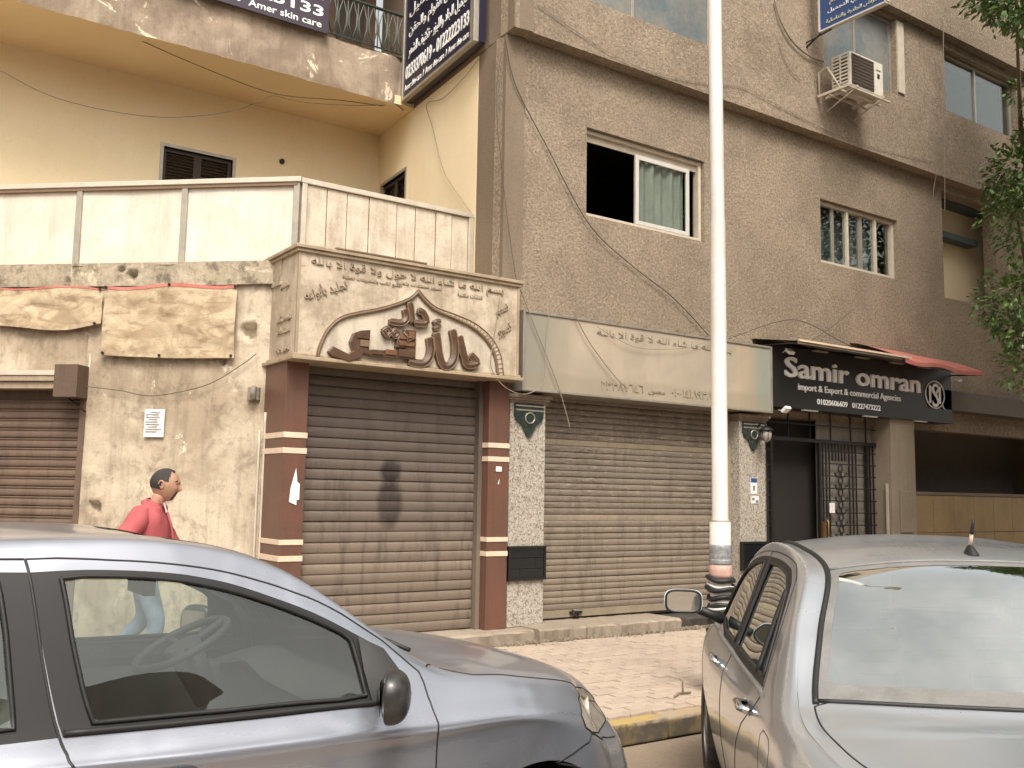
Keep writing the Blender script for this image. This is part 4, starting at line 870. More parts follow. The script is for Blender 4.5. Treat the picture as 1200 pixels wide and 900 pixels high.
# awning over it: a pale strip folding into red cloth
aw = sign_root((11.9, 8.2, 3.6), 'thin awning strip with faded red cloth at its right end above the black sign', 'awning', name='awning')
f = MB(); f.grid(lambda u, v: (9.80+2.35*u, 8.60-.75*v, 3.70-.12*v+.01*math.sin(u*9)), 20, 4); f.grid(lambda u, v: (9.80+2.35*u, 8.60-.75*v, 3.682-.12*v+.01*math.sin(u*9)), 20, 4); f.box(9.80, 12.15, 7.84, 7.86, 3.545, 3.59); part(f, 'awning_board', M['cornice'], root=aw)
f = MB(); f.box(9.79, 12.2, 7.825, 7.84, 3.575, 3.60); part(f, 'pale_edge', M['creamband'], root=aw)
f = MB(); f.grid(lambda u, v: (12.0+2.0*u-.12*(1-v)*(1-u), 8.60-.80*v, 3.86-.30*v**1.3-.02*math.sin(u*11)*v-.04*u), 24, 8); f.grid(lambda u, v: (12.0+2.0*u-.12*(1-v)*(1-u), 8.60-.80*v, 3.845-.30*v**1.3-.02*math.sin(u*11)*v-.04*u), 24, 8); f.grid(lambda u, v: (12.0+2.0*u, 7.80, 3.56-.055*v-.02*math.sin(u*11)-.04*u), 24, 1); part(f, 'red_cloth', M['pinkred'], root=aw)
f = MB(); f.tube([(9.82, 8.58, 3.6), (9.82, 7.86, 3.56)], .012); f.tube([(13.98, 8.58, 3.55), (13.98, 7.83, 3.50)], .012); f.tube([(9.82, 7.87, 3.55), (13.98, 7.82, 3.49)], .014); part(f, 'awning_frame', M['signblack'], root=aw)

# ---- projecting navy sign on the side wall
th5 = math.atan2(.996, .087)
s4 = empty('projecting_sign', tuple(Vector((5.80, 8.6, 6.79))+SX*.42-SY*.16), 0, label='tilted navy box sign with white phone numbers mounted beside the balcony corner', cat='sign')
def P4(s, d, z): return Vector(s4.location)+SX*s-SY*d+Vector((0, 0, z))
f = MB(); f.obox(s4.location, SX, -SY, (0, 0, 1), (0, -.12, 0), (2.10, .028, 1.9)); part(f, 'sign_box', M['signnavy'], root=s4, bev=.006)
f = MB(); L4 = s4.location
for a in ((-.012, -.02, -.012, 2.11, .045, .03), (-.012, -.02, 1.87, 2.11, .045, 1.91), (-.012, -.02, .03, .09, .046, 1.87), (2.05, -.02, .03, 2.11, .046, 1.87)): f.obox(L4, SX, -SY, (0, 0, 1), a[:3], a[3:])
part(f, 'sign_frame', M['alu'], root=s4, bev=.004)
rz4 = math.atan2(-.996, -.087)
def t4(body, s0, s1, z0, z1, mat='signwhite', bold=.0, root=s4):
    c = P4((s0+s1)/2, .030, (z0+z1)/2)-Vector(root.location); text(body, abs(s1-s0), z1-z0, M[mat], root, c, (R(90), 0, rz4), .006, bold)
t4('Amer skin care  /  Amer skin care  /  Amer skin care', 2.0, .14, .10, .185)
t4('0233370619 - 01222223133', 1.98, .14, .25, .44, bold=.02)
t4(ar('تجميل الجلد والليزر - تكثيف الشعر'), .2, 1.9, .52, .70); t4(ar('وتنسيق القوام والحقن'), .25, 1.9, .78, .98); t4(ar('أستاذ التجميل'), .3, 1.9, 1.08, 1.30); t4(ar('دكتور'), .8, 1.8, 1.4, 1.7)
f = MB(); f.tube([P4(2.0, -.12, 1.6), P4(2.05, -.3, 1.6)], .02); f.tube([P4(.3, -.12, 1.6), P4(.3, -.22, 1.6)], .02); part(f, 'bracket', M['iron'], root=s4)
# ---- board on the balcony railing
s5 = empty('balcony_board', (4.0, 11.03, 7.36), 0, label='dull purple advertising board tied to the balcony railing', cat='sign')
f = MB(); f.box(2.2, 4.70, 11.01, 11.05, 7.36, 8.7); part(f, 'board', M['signpurple'], root=s5, bev=.004)
def t5(body, x0, x1, z0, z1, bold=0): text(body, x1-x0, z1-z0, M['signwhite'], s5, ((x0+x1)/2-4.0, -.021, (z0+z1)/2-7.36), RX, .004, bold)
t5('Amer skin care  ◦  Amer skin care', 2.45, 4.60, 7.415, 7.505, .01); t5('01222223133', 2.75, 4.62, 7.56, 7.70, .02); t5(ar('أستاذ تجميل'), 3.7, 4.62, 7.76, 7.88); t5(ar('دكتور'), 4.2, 4.62, 7.95, 8.1)
# ---- blue sign that stands out from the facade
s6 = empty('projecting_sign', (10.8, 8.35, 8.07), 0, label='small blue sign with pale rim sticking out above the air conditioner', cat='sign')
f = MB(); f.box(10.77, 10.83, 7.15, 8.16, 8.085, 9.2); part(f, 'sign_box', M['signblue'], root=s6)
f = MB(); f.box(10.76, 10.84, 7.13, 8.18, 8.06, 8.085); f.box(10.76, 10.84, 7.12, 7.15, 8.085, 9.22); f.box(10.76, 10.84, 8.16, 8.19, 8.085, 9.22); part(f, 'sign_frame', M['white'], root=s6, bev=.003)
f = MB(); f.tube([(10.8, 8.18, 8.06), (10.8, 8.43, 7.95)], .014); f.tube([(10.8, 8.0, 8.05), (10.8, 8.42, 8.02)], .010); part(f, 'bracket', M['iron'], root=s6)
for i, (t_, z) in enumerate(((ar('أمراض الجلدية والتناسلية'), 8.13), (ar('استشاري التجميل'), 8.26), (ar('وجراحة العظام'), 8.39), (ar('عيادة دكتور'), 8.52))):
    text(t_, .82-.06*i, .085, M['signwhite' if i % 2 else 'yellowletter'], s6, (-.031, 7.65-8.35, z+.045-8.07), (R(90), 0, R(-90)), .004)

# ================================================================= air conditioners
def aircon(name, loc, label, group=None):
    t = empty(name, loc, 0, label=label, cat='air conditioner')
    f = MB(); f.box(0, .76, 0, .31, 0, .50); b = f.obj('casing', M['acwhite'], t, bev=.012)
    f = MB(); f.box(.03, .53, -.012, -.001, .03, .47); f.obj('fan_grille', M['acdark'], t, bev=.006)
    gm = MB()
    for i in range(9): f = MB(); f.box(.035, .525, -.018, -.0125, .055+i*.048, .062+i*.048); gm.v, n0 = gm.v, 0; gm.add(f.v, [tuple(x) for x in f.f])
    gm.obj('grille_bars', M['slat_c'], t)
    f = MB(); f.box(.62, .67, -.008, -.001, .26, .32); f.obj('badge', M['signblack'], t); f = MB(); f.box(.60, .70, -.006, -.001, .37, .385); f.obj('badge_strip', M['alu'], t)
    f = MB(); f.box(-.004, -.001, .04, .14, .06, .46); f.box(-.004, -.001, .17, .27, .06, .46); sp_ = f.obj('side_vent', M['acdark'], t)
    f = MB()
    for i in range(8): f.box(-.012, -.0045, .03, .28, .055+i*.052, .078+i*.052)
    f.box(-.013, -.0045, .145, .165, .05, .47); f.obj('vent_louvres', M['acwhite'], t)
    f = MB()
    for x in (.06, .66): f.box(x, x+.035, -.06, .46, -.04, -.005); f.tube([(x+.017, -.02, -.04), (x+.017, .45, -.22)], .012)
    for y in (-.05, .1, .3): f.box(-.1, .84, y, y+.03, -.065, -.041)
    f.box(-.12, -.09, -.05, .46, -.065, -.03); f.obj('bracket', M['cream_frame'], t)
    f = MB(); f.tube([(-.1, .44, -.05), (-.1, .44, .30), (-.1, .30, .33), (-.1, .1, -.03)], .016); f.obj('bracket_arm', M['cream_frame'], t)
    return t
ac = aircon('air_conditioner', (11.10, 7.93, 7.31), 'white air conditioner unit on a bracket under the blue sign')
# ================================================================= wall lantern
wl = empty('wall_lantern', (9.50, 8.30, 2.38), 0, label='small round wall lantern on the right granite pillar', cat='lantern')
f = MB(); f.tube([(9.50, 8.29, 2.48), (9.50, 8.20, 2.54), (9.50, 8.12, 2.52), (9.50, 8.12, 2.49)], .012); part(f, 'arm', M['iron'], root=wl)
f = MB(); f.tube([(9.50, 8.12, z) for z in (2.50, 2.485, 2.46, 2.445)], [.01, .05, .085, .09], 14); part(f, 'cap', M['iron'], root=wl)
f = MB(); f.tube([(9.50, 8.12, z) for z in (2.444, 2.38, 2.33, 2.30)], [.065, .07, .055, .02], 14); part(f, 'glass_shade', flat('frosted_lamp_glass', (.32, .29, .24), .3), root=wl)
f = MB()
for k in range(6): a = k*math.pi/3; f.tube([(9.5+.074*math.cos(a), 8.12+.074*math.sin(a), 2.445), (9.5+.06*math.cos(a), 8.12+.06*math.sin(a), 2.325)], .005, 4)
part(f, 'cage', M['iron'], root=wl)
# stickers on the pier, poster on the wall, cloth banners
f = MB(); f.box(9.40, 9.52, 8.293, 8.297, 1.66, 1.86); o = tag(f.obj('sticker', M['paper']), 'white and blue sticker on the right granite pillar, the upper one', 'sticker')
f2 = MB(); f2.box(9.405, 9.515, 8.290, 8.2925, 1.80, 1.855); f2.obj('printed_strip', M['signblue'], o); f2 = MB(); f2.box(9.44, 9.48, 8.290, 8.2925, 1.70, 1.76); f2.obj('printed_mark', M['ink'], o)
f = MB(); f.box(9.41, 9.55, 8.293, 8.297, 1.54, 1.63); o = tag(f.obj('sticker', M['paper']), 'torn white sticker on the right granite pillar, the lower one', 'sticker')
f2 = MB(); f2.box(9.42, 9.47, 8.290, 8.2925, 1.58, 1.61); f2.box(9.49, 9.54, 8.290, 8.2925, 1.55, 1.58); f2.obj('printed_mark', M['ink'], o)
ps = empty('wall_poster', d2(-1.32, -.03, 2.21), 0, label='white sheet of printed lines pasted on the stained plaster wall', cat='poster')
f = MB(); f.grid(lambda u, v: d2(-1.42+.2*u, -.028-.004*math.sin(u*6)*v, 2.08+.265*v), 8, 8); part(f, 'sheet', M['paper'], root=ps)
f = MB()
for i in range(9):
    z = 2.315-i*.023; a = -1.405+(.05 if i == 0 else .0 if i % 3 else .03); b = -1.24-random.uniform(0, .05)
    f.obox(G2, E2, N2i, (0, 0, 1), (a, -.0345, z-.004), (b, -.0335, z+.004))
part(f, 'printed_lines', M['ink'], root=ps)
def banner(s0, s1, ztop, zbot, label, seed):
    t = empty('cloth_banner', d2((s0+s1)/2, -.06, zbot(0.5)), 0, label=label, cat='banner', group='weathered cloth banners on the plaster wall')
    nu, nv = int((s1-s0)/.02), 34
    def fn(u, v):
        s = s0+(s1-s0)*u; z = zbot(u)+(ztop(u)-zbot(u))*v
        w = .016*noise.noise(Vector((s*2.2+z*1.6, z*3.3, seed)))+.016*noise.noise(Vector((s*5+z*5, z*7-s*4, seed+3)))+.007*math.sin((s*2.2+z*5)*2.2+seed)*v*(1-v)*2+.007*noise.noise(Vector((s*14, z*12, seed)))
        return d2(s, -.075-w, z)
    f = MB(); f.grid(fn, nu, nv); part(f, 'cloth', M['banner'], root=t)
    f = MB(); f.grid(lambda u, v: tuple(Vector(fn(u, .955+.045*v))+N2i*-.004), nu, 2); part(f, 'red_hem', M['pinkred'], root=t)
    f = MB()
    for u, v in ((.01, .98), (.99, .98), (.02, .03), (.98, .03), (.5, .98), (.45, .03)): p = Vector(fn(u, v)); f.cyl(p-N2i*.006, p-N2i*.016, .014, n=8)
    part(f, 'eyelet_bolt', M['iron'], root=t)
banner(-1.885, -.545, lambda u: 3.535-.03*math.sin(u*9)*.5, lambda u: 2.86-.03*u-.015*math.sin(u*3.1), 'tan weathered cloth banner, the taller one left of the cream arched sign', 2)
banner(-4.9, -1.90, lambda u: 3.60-.09*u+.02*math.sin(u*16), lambda u: 3.16-.05*math.sin(max(0, u-.62)*8)*(1 if u > .62 else 0)+.01*math.sin(u*20), 'tan weathered cloth banner, the long low one above the left brown shutter', 11)

# ================================================================= lamp post
lp = empty('lamp_post', (5.55, 5.2, .15), 0, label='tall white painted lamp post with taped black cable coils at its foot', cat='lamp post')
f = MB(); f.tube([(5.55, 5.2, .12), (5.55, 5.2, 1.42)], .080, 24); part(f, 'base_sleeve', M['white'], root=lp)
f = MB(); f.tube([(5.55, 5.2, 1.421), (5.55, 5.2, 1.44), (5.545, 5.2, 3.76), (5.545, 5.2, 3.785), (5.50, 5.2, 8.5)], [.078, .061, .060, .055, .050], 24); part(f, 'pole', M['white'], root=lp)
f = MB(); f.tube([(5.5, 5.2, 8.5), (5.42, 5.0, 9.0), (5.3, 4.3, 9.2)], .04, 10); part(f, 'arm', M['white'], root=lp); f = MB(); f.obox((5.28, 4.1, 9.2), EX, EY, (0, 0, 1), (-.12, -.35, -.06), (.12, .3, .06)); part(f, 'lamp_head', M['alu'], root=lp, bev=.03)
f = MB(); f.tube([(5.55, 5.2, z) for z in np.linspace(1.10, 1.25, 9)], [.0835+.004*math.sin(i*2.3) for i in range(9)], 24); part(f, 'grey_tape', flat('grey_tape', (.16, .165, .17), .5, dirt=.7, scale=40, dirtcol=(.36, .35, .34)), root=lp)
f = MB(); f.tube([(5.55, 5.2, z) for z in (1.0, 1.03, 1.06, 1.10)], [.084, .087, .086, .083], 24); part(f, 'pink_wrap', flat('pinkish_wrap', (.52, .33, .27), .6, dirt=.4, scale=20), root=lp)
for nm, mt, off, n_c in (('black_cable_coil', 'black', 0, 11), ('white_tie', 'white', .05, 3)):
    f = MB()
    for k in range(n_c):
        z = .995-k*(.066 if n_c == 11 else .155)-off; rr = .096+.008*math.sin(k*2.1)
        f.tube([(5.55+rr*math.cos(a), 5.2+rr*math.sin(a), z+.012*math.sin(a+k)+.006*math.sin(3*a+k)) for a in np.linspace(0, 2*math.pi, 25)], .019 if n_c == 11 else .011, 6, cap=False)
    part(f, nm, M[mt], root=lp)

# ================================================================= cables hung over the facades
def sag(pts, n=10):
    P = [Vector(p) for p in pts]; out = []
    for i in range(len(P)-1):
        p0, p1, p2, p3 = P[max(i-1, 0)], P[i], P[i+1], P[min(i+2, len(P)-1)]
        for k in range(n):
            t = k/n; out.append(.5*((2*p1)+(-p0+p2)*t+(2*p0-5*p1+4*p2-p3)*t*t+(-p0+3*p1-3*p2+p3)*t**3))
    return out+[P[-1]]
def cable(pts, r, mat, label, name='cable'):
    f = MB(); f.tube(sag(pts), r*.72, 5); return tag(f.obj(name, M[mat]), label, 'cable')
def w_(x, z, y=8.57): return (x, y, z)
cable([(5.76, 8.56, 6.65), (5.91, 8.56, 6.15), (6.35, 8.56, 5.55), (6.98, 8.56, 4.75), (7.64, 8.56, 4.36), (8.35, 8.56, 4.04), (8.97, 8.56, 3.63)], 0.009, 'wire', 'dark cable slanting down the grey wall left of the first window')
cable([(5.69, 8.52, 6.47), (5.63, 8.52, 5.87), (5.75, 8.52, 4.92), (5.92, 8.52, 4.00), (6.02, 8.52, 3.78)], 0.006, 'wire', 'thin dark cable running down the corner of the grey building')
cable([(6.08, 8.40, 7.09), (6.70, 8.40, 6.92), (7.35, 8.40, 6.79), (8.05, 8.40, 6.79), (8.80, 8.40, 6.88), (9.44, 8.40, 7.00), (10.29, 8.40, 6.91), (11.79, 8.40, 6.80), (13.86, 8.40, 6.93)], 0.006, 'wirelight', 'pale thin wire sagging across the upper grey wall')
cable([(5.74, 8.12, 3.67), (5.96, 8.12, 3.25), (6.17, 8.12, 2.86), (6.29, 8.12, 2.59), (6.39, 8.12, 2.31)], 0.008, 'wirelight', 'pale cable crossing the left end of the faded sign')
cable([(6.05, 8.05, 3.59), (6.00, 8.05, 3.20), (5.99, 8.05, 2.84), (5.92, 8.05, 2.70), (5.71, 8.05, 2.62), (5.47, 8.05, 2.69), (5.32, 8.05, 2.87), (5.34, 8.05, 3.13), (5.41, 8.05, 3.58)], 0.007, 'wirelight', 'loose loop of pale wire hanging between the two shop signs')
cable([(6.42, 8.12, 3.58), (6.64, 8.12, 3.27), (7.00, 8.12, 2.93), (7.19, 8.12, 2.80)], 0.008, 'wirelight', 'pale cable sagging over the middle of the faded sign')
cable([(6.75, 8.12, 3.45), (7.32, 8.12, 3.28), (8.06, 8.12, 3.34), (8.48, 8.12, 3.47), (9.08, 8.12, 3.64), (9.64, 8.12, 3.75)], 0.005, 'wirelight', 'thin wire sagging from the faded sign toward the black sign')
cable([(10.09, 8.38, 8.41), (10.21, 8.38, 8.14), (10.47, 8.38, 7.91), (10.83, 8.38, 7.81), (11.12, 8.38, 7.82)], 0.02, 'wirelight', 'thick pale pipe curving down to the air conditioner')
cable([(10.17, 8.40, 7.85), (10.39, 8.40, 7.52), (10.66, 8.40, 7.41)], 0.006, 'wirelight', 'thin stray wire on the wall left of the air conditioner')
cable([(13.99, 8.25, 9.31), (13.93, 8.25, 7.88), (13.89, 8.25, 6.75), (13.85, 8.25, 6.09)], 0.008, 'wirelight', 'long pale cable hanging straight down at the right end of the facade')
cable([(13.83, 8.36, 6.70), (13.74, 8.36, 6.41), (13.78, 8.36, 6.21)], 0.005, 'wirelight', 'short dangling wire beside the long hanging cable')
cable([(1.11, 11.30, 6.00), (1.62, 11.30, 5.85), (2.24, 11.30, 5.83), (2.90, 11.30, 5.92), (3.60, 11.30, 6.17), (4.12, 11.30, 6.50)], 0.006, 'wire', 'thin wire drooping across the ochre wall under the balcony')
cable([(1.59, 11.30, 6.95), (2.46, 11.30, 6.76), (3.26, 11.30, 6.62), (4.14, 11.30, 6.53), (5.04, 11.30, 6.67), (5.53, 11.30, 6.73), (5.92, 11.30, 6.79)], 0.007, 'wire', 'dark wire tied along the ceiling of the balcony')
cable([(4.12, 11.25, 6.48), (4.55, 11.25, 6.50), (5.26, 11.25, 6.64), (5.96, 11.25, 6.83)], 0.005, 'wire', 'second wire from the ceiling hook to the navy sign')
cable([(10.09, 8.50, 3.66), (10.70, 8.50, 3.69), (11.54, 8.50, 4.14), (11.84, 8.50, 4.34)], 0.006, 'wire', 'wire rising from the awning up the grey wall')
cable([(9.29, 8.45, 3.65), (10.46, 8.45, 4.01), (11.47, 8.45, 3.82), (11.95, 8.45, 3.72)], 0.008, 'wire', 'dark wire looping above the black sign')
cable([(5.82, 9.19, 6.68), (5.85, 9.55, 6.59), (5.90, 10.14, 6.53), (5.95, 10.65, 6.63), (5.93, 10.44, 6.24), (5.90, 10.08, 5.57), (5.85, 9.47, 4.98), (5.83, 9.29, 4.83)], .006, 'wirelight', 'pale wire falling from the navy sign down the yellow side wall')
cable([(1.89, 9.95, 2.56), (2.17, 9.70, 2.52), (2.42, 9.46, 2.47), (2.80, 9.12, 2.57), (3.04, 8.90, 2.75), (3.16, 8.79, 2.87)], .006, 'wire', 'thin wire stapled across the stained plaster wall')
f = MB(); f.tube([(5.12, 5.25, .165), (5.22, 5.31, .17), (5.33, 5.30, .165)], .009, 5); f.tube([(5.25, 5.30, .16), (5.26, 5.31, .25), (5.24, 5.33, .27)], .008, 5); tag(f.obj('bent_iron', M['cornice']), 'bent rusty iron rod lying on the pavement by the silver car', 'scrap iron')
# ================================================================= cars: one smooth surface cut into panels
NET1 = [[(-2.19,0,0.25),(-2.19,0,0.36),(-2.19,0,0.5),(-2.19,0,0.62),(-2.19,0,0.72),(-2.19,0,0.8),(-2.19,0,0.86),(-2.19,0,0.9),(-2.19,0,0.93)],
[(-2.17,0.45,0.22),(-2.18,0.46,0.36),(-2.17,0.46,0.52),(-2.16,0.45,0.7),(-2.15,0.44,0.84),(-2.13,0.42,0.93),(-2.11,0.36,0.965),(-2.1,0.2,0.98),(-2.1,0,0.985)],
[(-1.99,0.74,0.21),(-2,0.76,0.36),(-2,0.77,0.55),(-1.99,0.76,0.76),(-1.97,0.72,0.9),(-1.95,0.62,0.985),(-1.93,0.5,1.02),(-1.93,0.25,1.04),(-1.93,0,1.045)],
[(-1.7,0.78,0.2),(-1.7,0.802,0.45),(-1.7,0.819,0.79),(-1.7,0.832,0.852),(-1.7,0.78,0.99),(-1.68,0.68,1.04),(-1.65,0.58,1.06),(-1.65,0.3,1.085),(-1.67,0,1.09)],
[(-1.3,0.78,0.2),(-1.3,0.802,0.45),(-1.3,0.819,0.79),(-1.3,0.832,0.887),(-1.3,0.79,1.01),(-1.3,0.71,1.2),(-1.33,0.58,1.22),(-1.37,0.3,1.25),(-1.39,0,1.26)],
[(-0.8,0.78,0.2),(-0.8,0.802,0.45),(-0.8,0.819,0.79),(-0.8,0.832,0.892),(-0.8,0.79,1),(-0.8,0.65,1.385),(-0.87,0.54,1.43),(-0.91,0.3,1.455),(-0.93,0,1.462)],
[(-0.35,0.78,0.2),(-0.35,0.802,0.45),(-0.35,0.819,0.79),(-0.35,0.832,0.892),(-0.35,0.79,0.978),(-0.35,0.63,1.408),(-0.37,0.53,1.45),(-0.39,0.3,1.475),(-0.4,0,1.482)],
[(0.1,0.78,0.2),(0.1,0.802,0.45),(0.1,0.819,0.79),(0.1,0.832,0.882),(0.1,0.785,0.962),(0.1,0.635,1.378),(0.07,0.55,1.448),(0.06,0.3,1.450),(0.05,0,1.452)],
[(0.47,0.78,0.2),(0.47,0.802,0.45),(0.47,0.819,0.79),(0.47,0.832,0.877),(0.47,0.785,0.95),(0.47,0.655,1.265),(0.43,0.575,1.352),(0.44,0.3,1.335),(0.44,0,1.335)],
[(0.83,0.78,0.2),(0.83,0.802,0.45),(0.83,0.819,0.79),(0.83,0.832,0.87),(0.85,0.79,0.94),(0.89,0.73,1.03),(0.89,0.65,1.045),(0.89,0.3,1.055),(0.89,0,1.06)],
[(1.2,0.78,0.2),(1.2,0.802,0.45),(1.2,0.819,0.79),(1.2,0.832,0.867),(1.2,0.79,0.92),(1.2,0.73,0.98),(1.2,0.6,1.005),(1.2,0.3,1.02),(1.2,0,1.03)],
[(1.5,0.75,0.2),(1.5,0.775,0.44),(1.5,0.78,0.7),(1.5,0.775,0.8),(1.5,0.74,0.86),(1.5,0.67,0.925),(1.53,0.55,0.945),(1.55,0.3,0.96),(1.55,0,0.965)],
[(1.75,0.62,0.19),(1.76,0.64,0.34),(1.76,0.64,0.5),(1.74,0.62,0.64),(1.7,0.58,0.73),(1.67,0.53,0.835),(1.73,0.44,0.86),(1.79,0.25,0.88),(1.82,0,0.885)],
[(2.01,0.38,0.19),(2.04,0.4,0.34),(2.03,0.4,0.48),(2.01,0.38,0.59),(1.97,0.36,0.665),(1.93,0.33,0.73),(1.93,0.28,0.775),(1.97,0.15,0.8),(2,0,0.81)],
[(2.11,0,0.19),(2.15,0,0.34),(2.14,0,0.46),(2.12,0,0.54),(2.1,0,0.61),(2.08,0,0.67),(2.07,0,0.71),(2.06,0,0.74),(2.05,0,0.76)]]
NET2 = [[(-2.08,0,0.25),(-2.11,0,0.38),(-2.11,0,0.5),(-2.07,0,0.6),(-2.04,0,0.7),(-2.02,0,0.79),(-2.01,0,0.86),(-1.99,0,0.91),(-1.96,0,0.945)],
[(-2.04,0.4,0.22),(-2.06,0.42,0.38),(-2.06,0.42,0.52),(-2.03,0.42,0.66),(-2,0.41,0.76),(-1.98,0.38,0.83),(-1.96,0.35,0.88),(-1.94,0.2,0.905),(-1.93,0,0.915)],
[(-1.88,0.72,0.21),(-1.89,0.745,0.38),(-1.89,0.75,0.56),(-1.87,0.74,0.74),(-1.84,0.72,0.83),(-1.83,0.67,0.885),(-1.83,0.6,0.905),(-1.8,0.3,0.93),(-1.78,0,0.935)],
[(-1.6,0.78,0.2),(-1.6,0.82,0.36),(-1.6,0.84,0.6),(-1.6,0.83,0.8),(-1.58,0.8,0.9),(-1.58,0.755,0.93),(-1.58,0.7,0.94),(-1.54,0.35,0.96),(-1.53,0,0.965)],
[(-1.28,0.78,0.2),(-1.28,0.82,0.36),(-1.28,0.85,0.6),(-1.28,0.845,0.82),(-1.28,0.81,0.93),(-1.26,0.755,0.965),(-1.24,0.7,0.975),(-1.3,0.34,0.985),(-1.33,0,0.99)],
[(-0.98,0.78,0.2),(-0.98,0.82,0.36),(-0.98,0.85,0.6),(-0.98,0.845,0.82),(-0.98,0.805,0.95),(-0.96,0.72,1.13),(-0.94,0.625,1.155),(-0.98,0.32,1.19),(-1,0,1.2)],
[(-0.66,0.78,0.2),(-0.66,0.82,0.36),(-0.66,0.85,0.6),(-0.66,0.845,0.82),(-0.66,0.8,0.945),(-0.64,0.65,1.29),(-0.62,0.535,1.335),(-0.66,0.28,1.375),(-0.68,0,1.385)],
[(-0.15,0.78,0.2),(-0.15,0.83,0.36),(-0.15,0.87,0.6),(-0.15,0.865,0.82),(-0.15,0.81,0.935),(-0.15,0.625,1.355),(-0.13,0.54,1.395),(-0.12,0.28,1.43),(-0.12,0,1.44)],
[(0.35,0.78,0.2),(0.35,0.84,0.36),(0.35,0.88,0.6),(0.35,0.875,0.81),(0.35,0.815,0.93),(0.35,0.65,1.345),(0.32,0.56,1.39),(0.3,0.28,1.43),(0.28,0,1.44)],
[(0.68,0.78,0.2),(0.68,0.84,0.36),(0.68,0.88,0.6),(0.68,0.875,0.81),(0.68,0.815,0.93),(0.68,0.69,1.23),(0.63,0.6,1.28),(0.59,0.28,1.29),(0.57,0,1.3)],
[(1.1,0.78,0.2),(1.1,0.82,0.36),(1.1,0.87,0.59),(1.1,0.865,0.8),(1.1,0.81,0.91),(1.1,0.72,0.97),(1.08,0.66,0.98),(1,0.3,1),(0.98,0,1.01)],
[(1.5,0.78,0.2),(1.5,0.82,0.36),(1.5,0.84,0.58),(1.5,0.83,0.77),(1.5,0.78,0.86),(1.5,0.7,0.9),(1.5,0.6,0.925),(1.5,0.3,0.94),(1.5,0,0.95)],
[(1.9,0.72,0.2),(1.9,0.76,0.35),(1.9,0.77,0.54),(1.88,0.75,0.68),(1.87,0.7,0.77),(1.86,0.62,0.82),(1.86,0.52,0.84),(1.88,0.28,0.855),(1.88,0,0.86)],
[(2.1,0.45,0.2),(2.15,0.47,0.34),(2.14,0.47,0.5),(2.11,0.45,0.6),(2.08,0.42,0.68),(2.06,0.38,0.73),(2.05,0.32,0.76),(2.07,0.18,0.775),(2.08,0,0.78)],
[(2.18,0,0.2),(2.23,0,0.34),(2.22,0,0.46),(2.2,0,0.54),(2.17,0,0.6),(2.15,0,0.65),(2.13,0,0.68),(2.12,0,0.7),(2.11,0,0.72)]]
def surf(N, u, v):
    N = np.asarray(N, float); S, Rr, _ = N.shape
    u = np.atleast_1d(u).astype(float); v = np.atleast_1d(v).astype(float)
    i = np.clip(np.floor(u).astype(int), 0, S-2); f = (u-i)[:, None, None]; g = lambda k: N[np.clip(k, 0, S-1)]
    p0 = np.where((i == 0)[:, None, None], 2*g(i)-g(i+1), g(i-1)); p3 = np.where((i == S-2)[:, None, None], 2*g(i+1)-g(i), g(i+2)); p1 = g(i); p2 = g(i+1)
    Q = .5*((2*p1)+(-p0+p2)*f+(2*p0-5*p1+4*p2-p3)*f*f+(-p0+3*p1-3*p2+p3)*f**3)
    j = np.clip(np.floor(v).astype(int), 0, Rr-2); f = (v-j)[:, None]; a = np.arange(len(u)); q = lambda k: Q[a, np.clip(k, 0, Rr-1)]
    q0 = np.where((j == 0)[:, None], 2*q(j)-q(j+1), q(j-1)); mir = q(Rr-2)*np.array([1, -1, 1]); q3 = np.where((j == Rr-2)[:, None], mir, q(j+2)); q1 = q(j); q2 = q(j+1)
    return .5*((2*q1)+(-q0+q2)*f+(2*q0-5*q1+4*q2-q3)*f*f+(-q0+3*q1-3*q2+q3)*f**3)
def surfn(N, u, v):
    e = 1e-3; a = surf(N, np.clip(u+e, 0, 14), v)-surf(N, np.clip(u-e, 0, 14), v); b = surf(N, u, np.clip(v+e, 0, 8))-surf(N, u, np.clip(v-e, 0, 8))
    n = np.cross(b, a); n /= np.maximum(np.linalg.norm(n, axis=1, keepdims=True), 1e-9); s = np.sign(n[:, 1:2]*1+n[:, 2:3]*.8+1e-9)
    return n*np.where(s < 0, -1, 1)
class Body:
    def __init__(s, N):
        s.N = np.array(N); U, V = np.meshgrid(np.linspace(0, 14, 700), np.linspace(0, 6.2, 320)); s.U, s.V = U.ravel(), V.ravel(); s.Q = surf(s.N, s.U, s.V)
    def uv(s, pts, dens=.12):
        """side-view points (x, z) in metres -> surface parameters, densified"""
        out = []
        for x, z in pts:
            d = np.hypot(s.Q[:, 0]-x, s.Q[:, 2]-z)+.02*(np.abs(s.V-4) > 3.6); i = d.argmin(); u, v = s.U[i], s.V[i]
            for _ in range(4):
                p = surf(s.N, [u], [v])[0]; e = 1e-3; pu = (surf(s.N, [u+e], [v])[0]-p)/e; pv = (surf(s.N, [u], [v+e])[0]-p)/e
                J = np.array([[pu[0], pv[0]], [pu[2], pv[2]]])
                try: du = np.linalg.solve(J, np.array([x-p[0], z-p[2]]))
                except Exception: break
                if np.abs(du).max() > .3: break
                u, v = float(np.clip(u+du[0], 0, 14)), float(np.clip(v+du[1], 0, 8))
            out.append((u, v))
        return out
    def pt(s, u, v, off=0, side=1):
        p = surf(s.N, [u], [v])[0]
        if off: p = p+surfn(s.N, np.array([u]), np.array([v]))[0]*off
        return Vector((p[0], p[1]*side, p[2]))
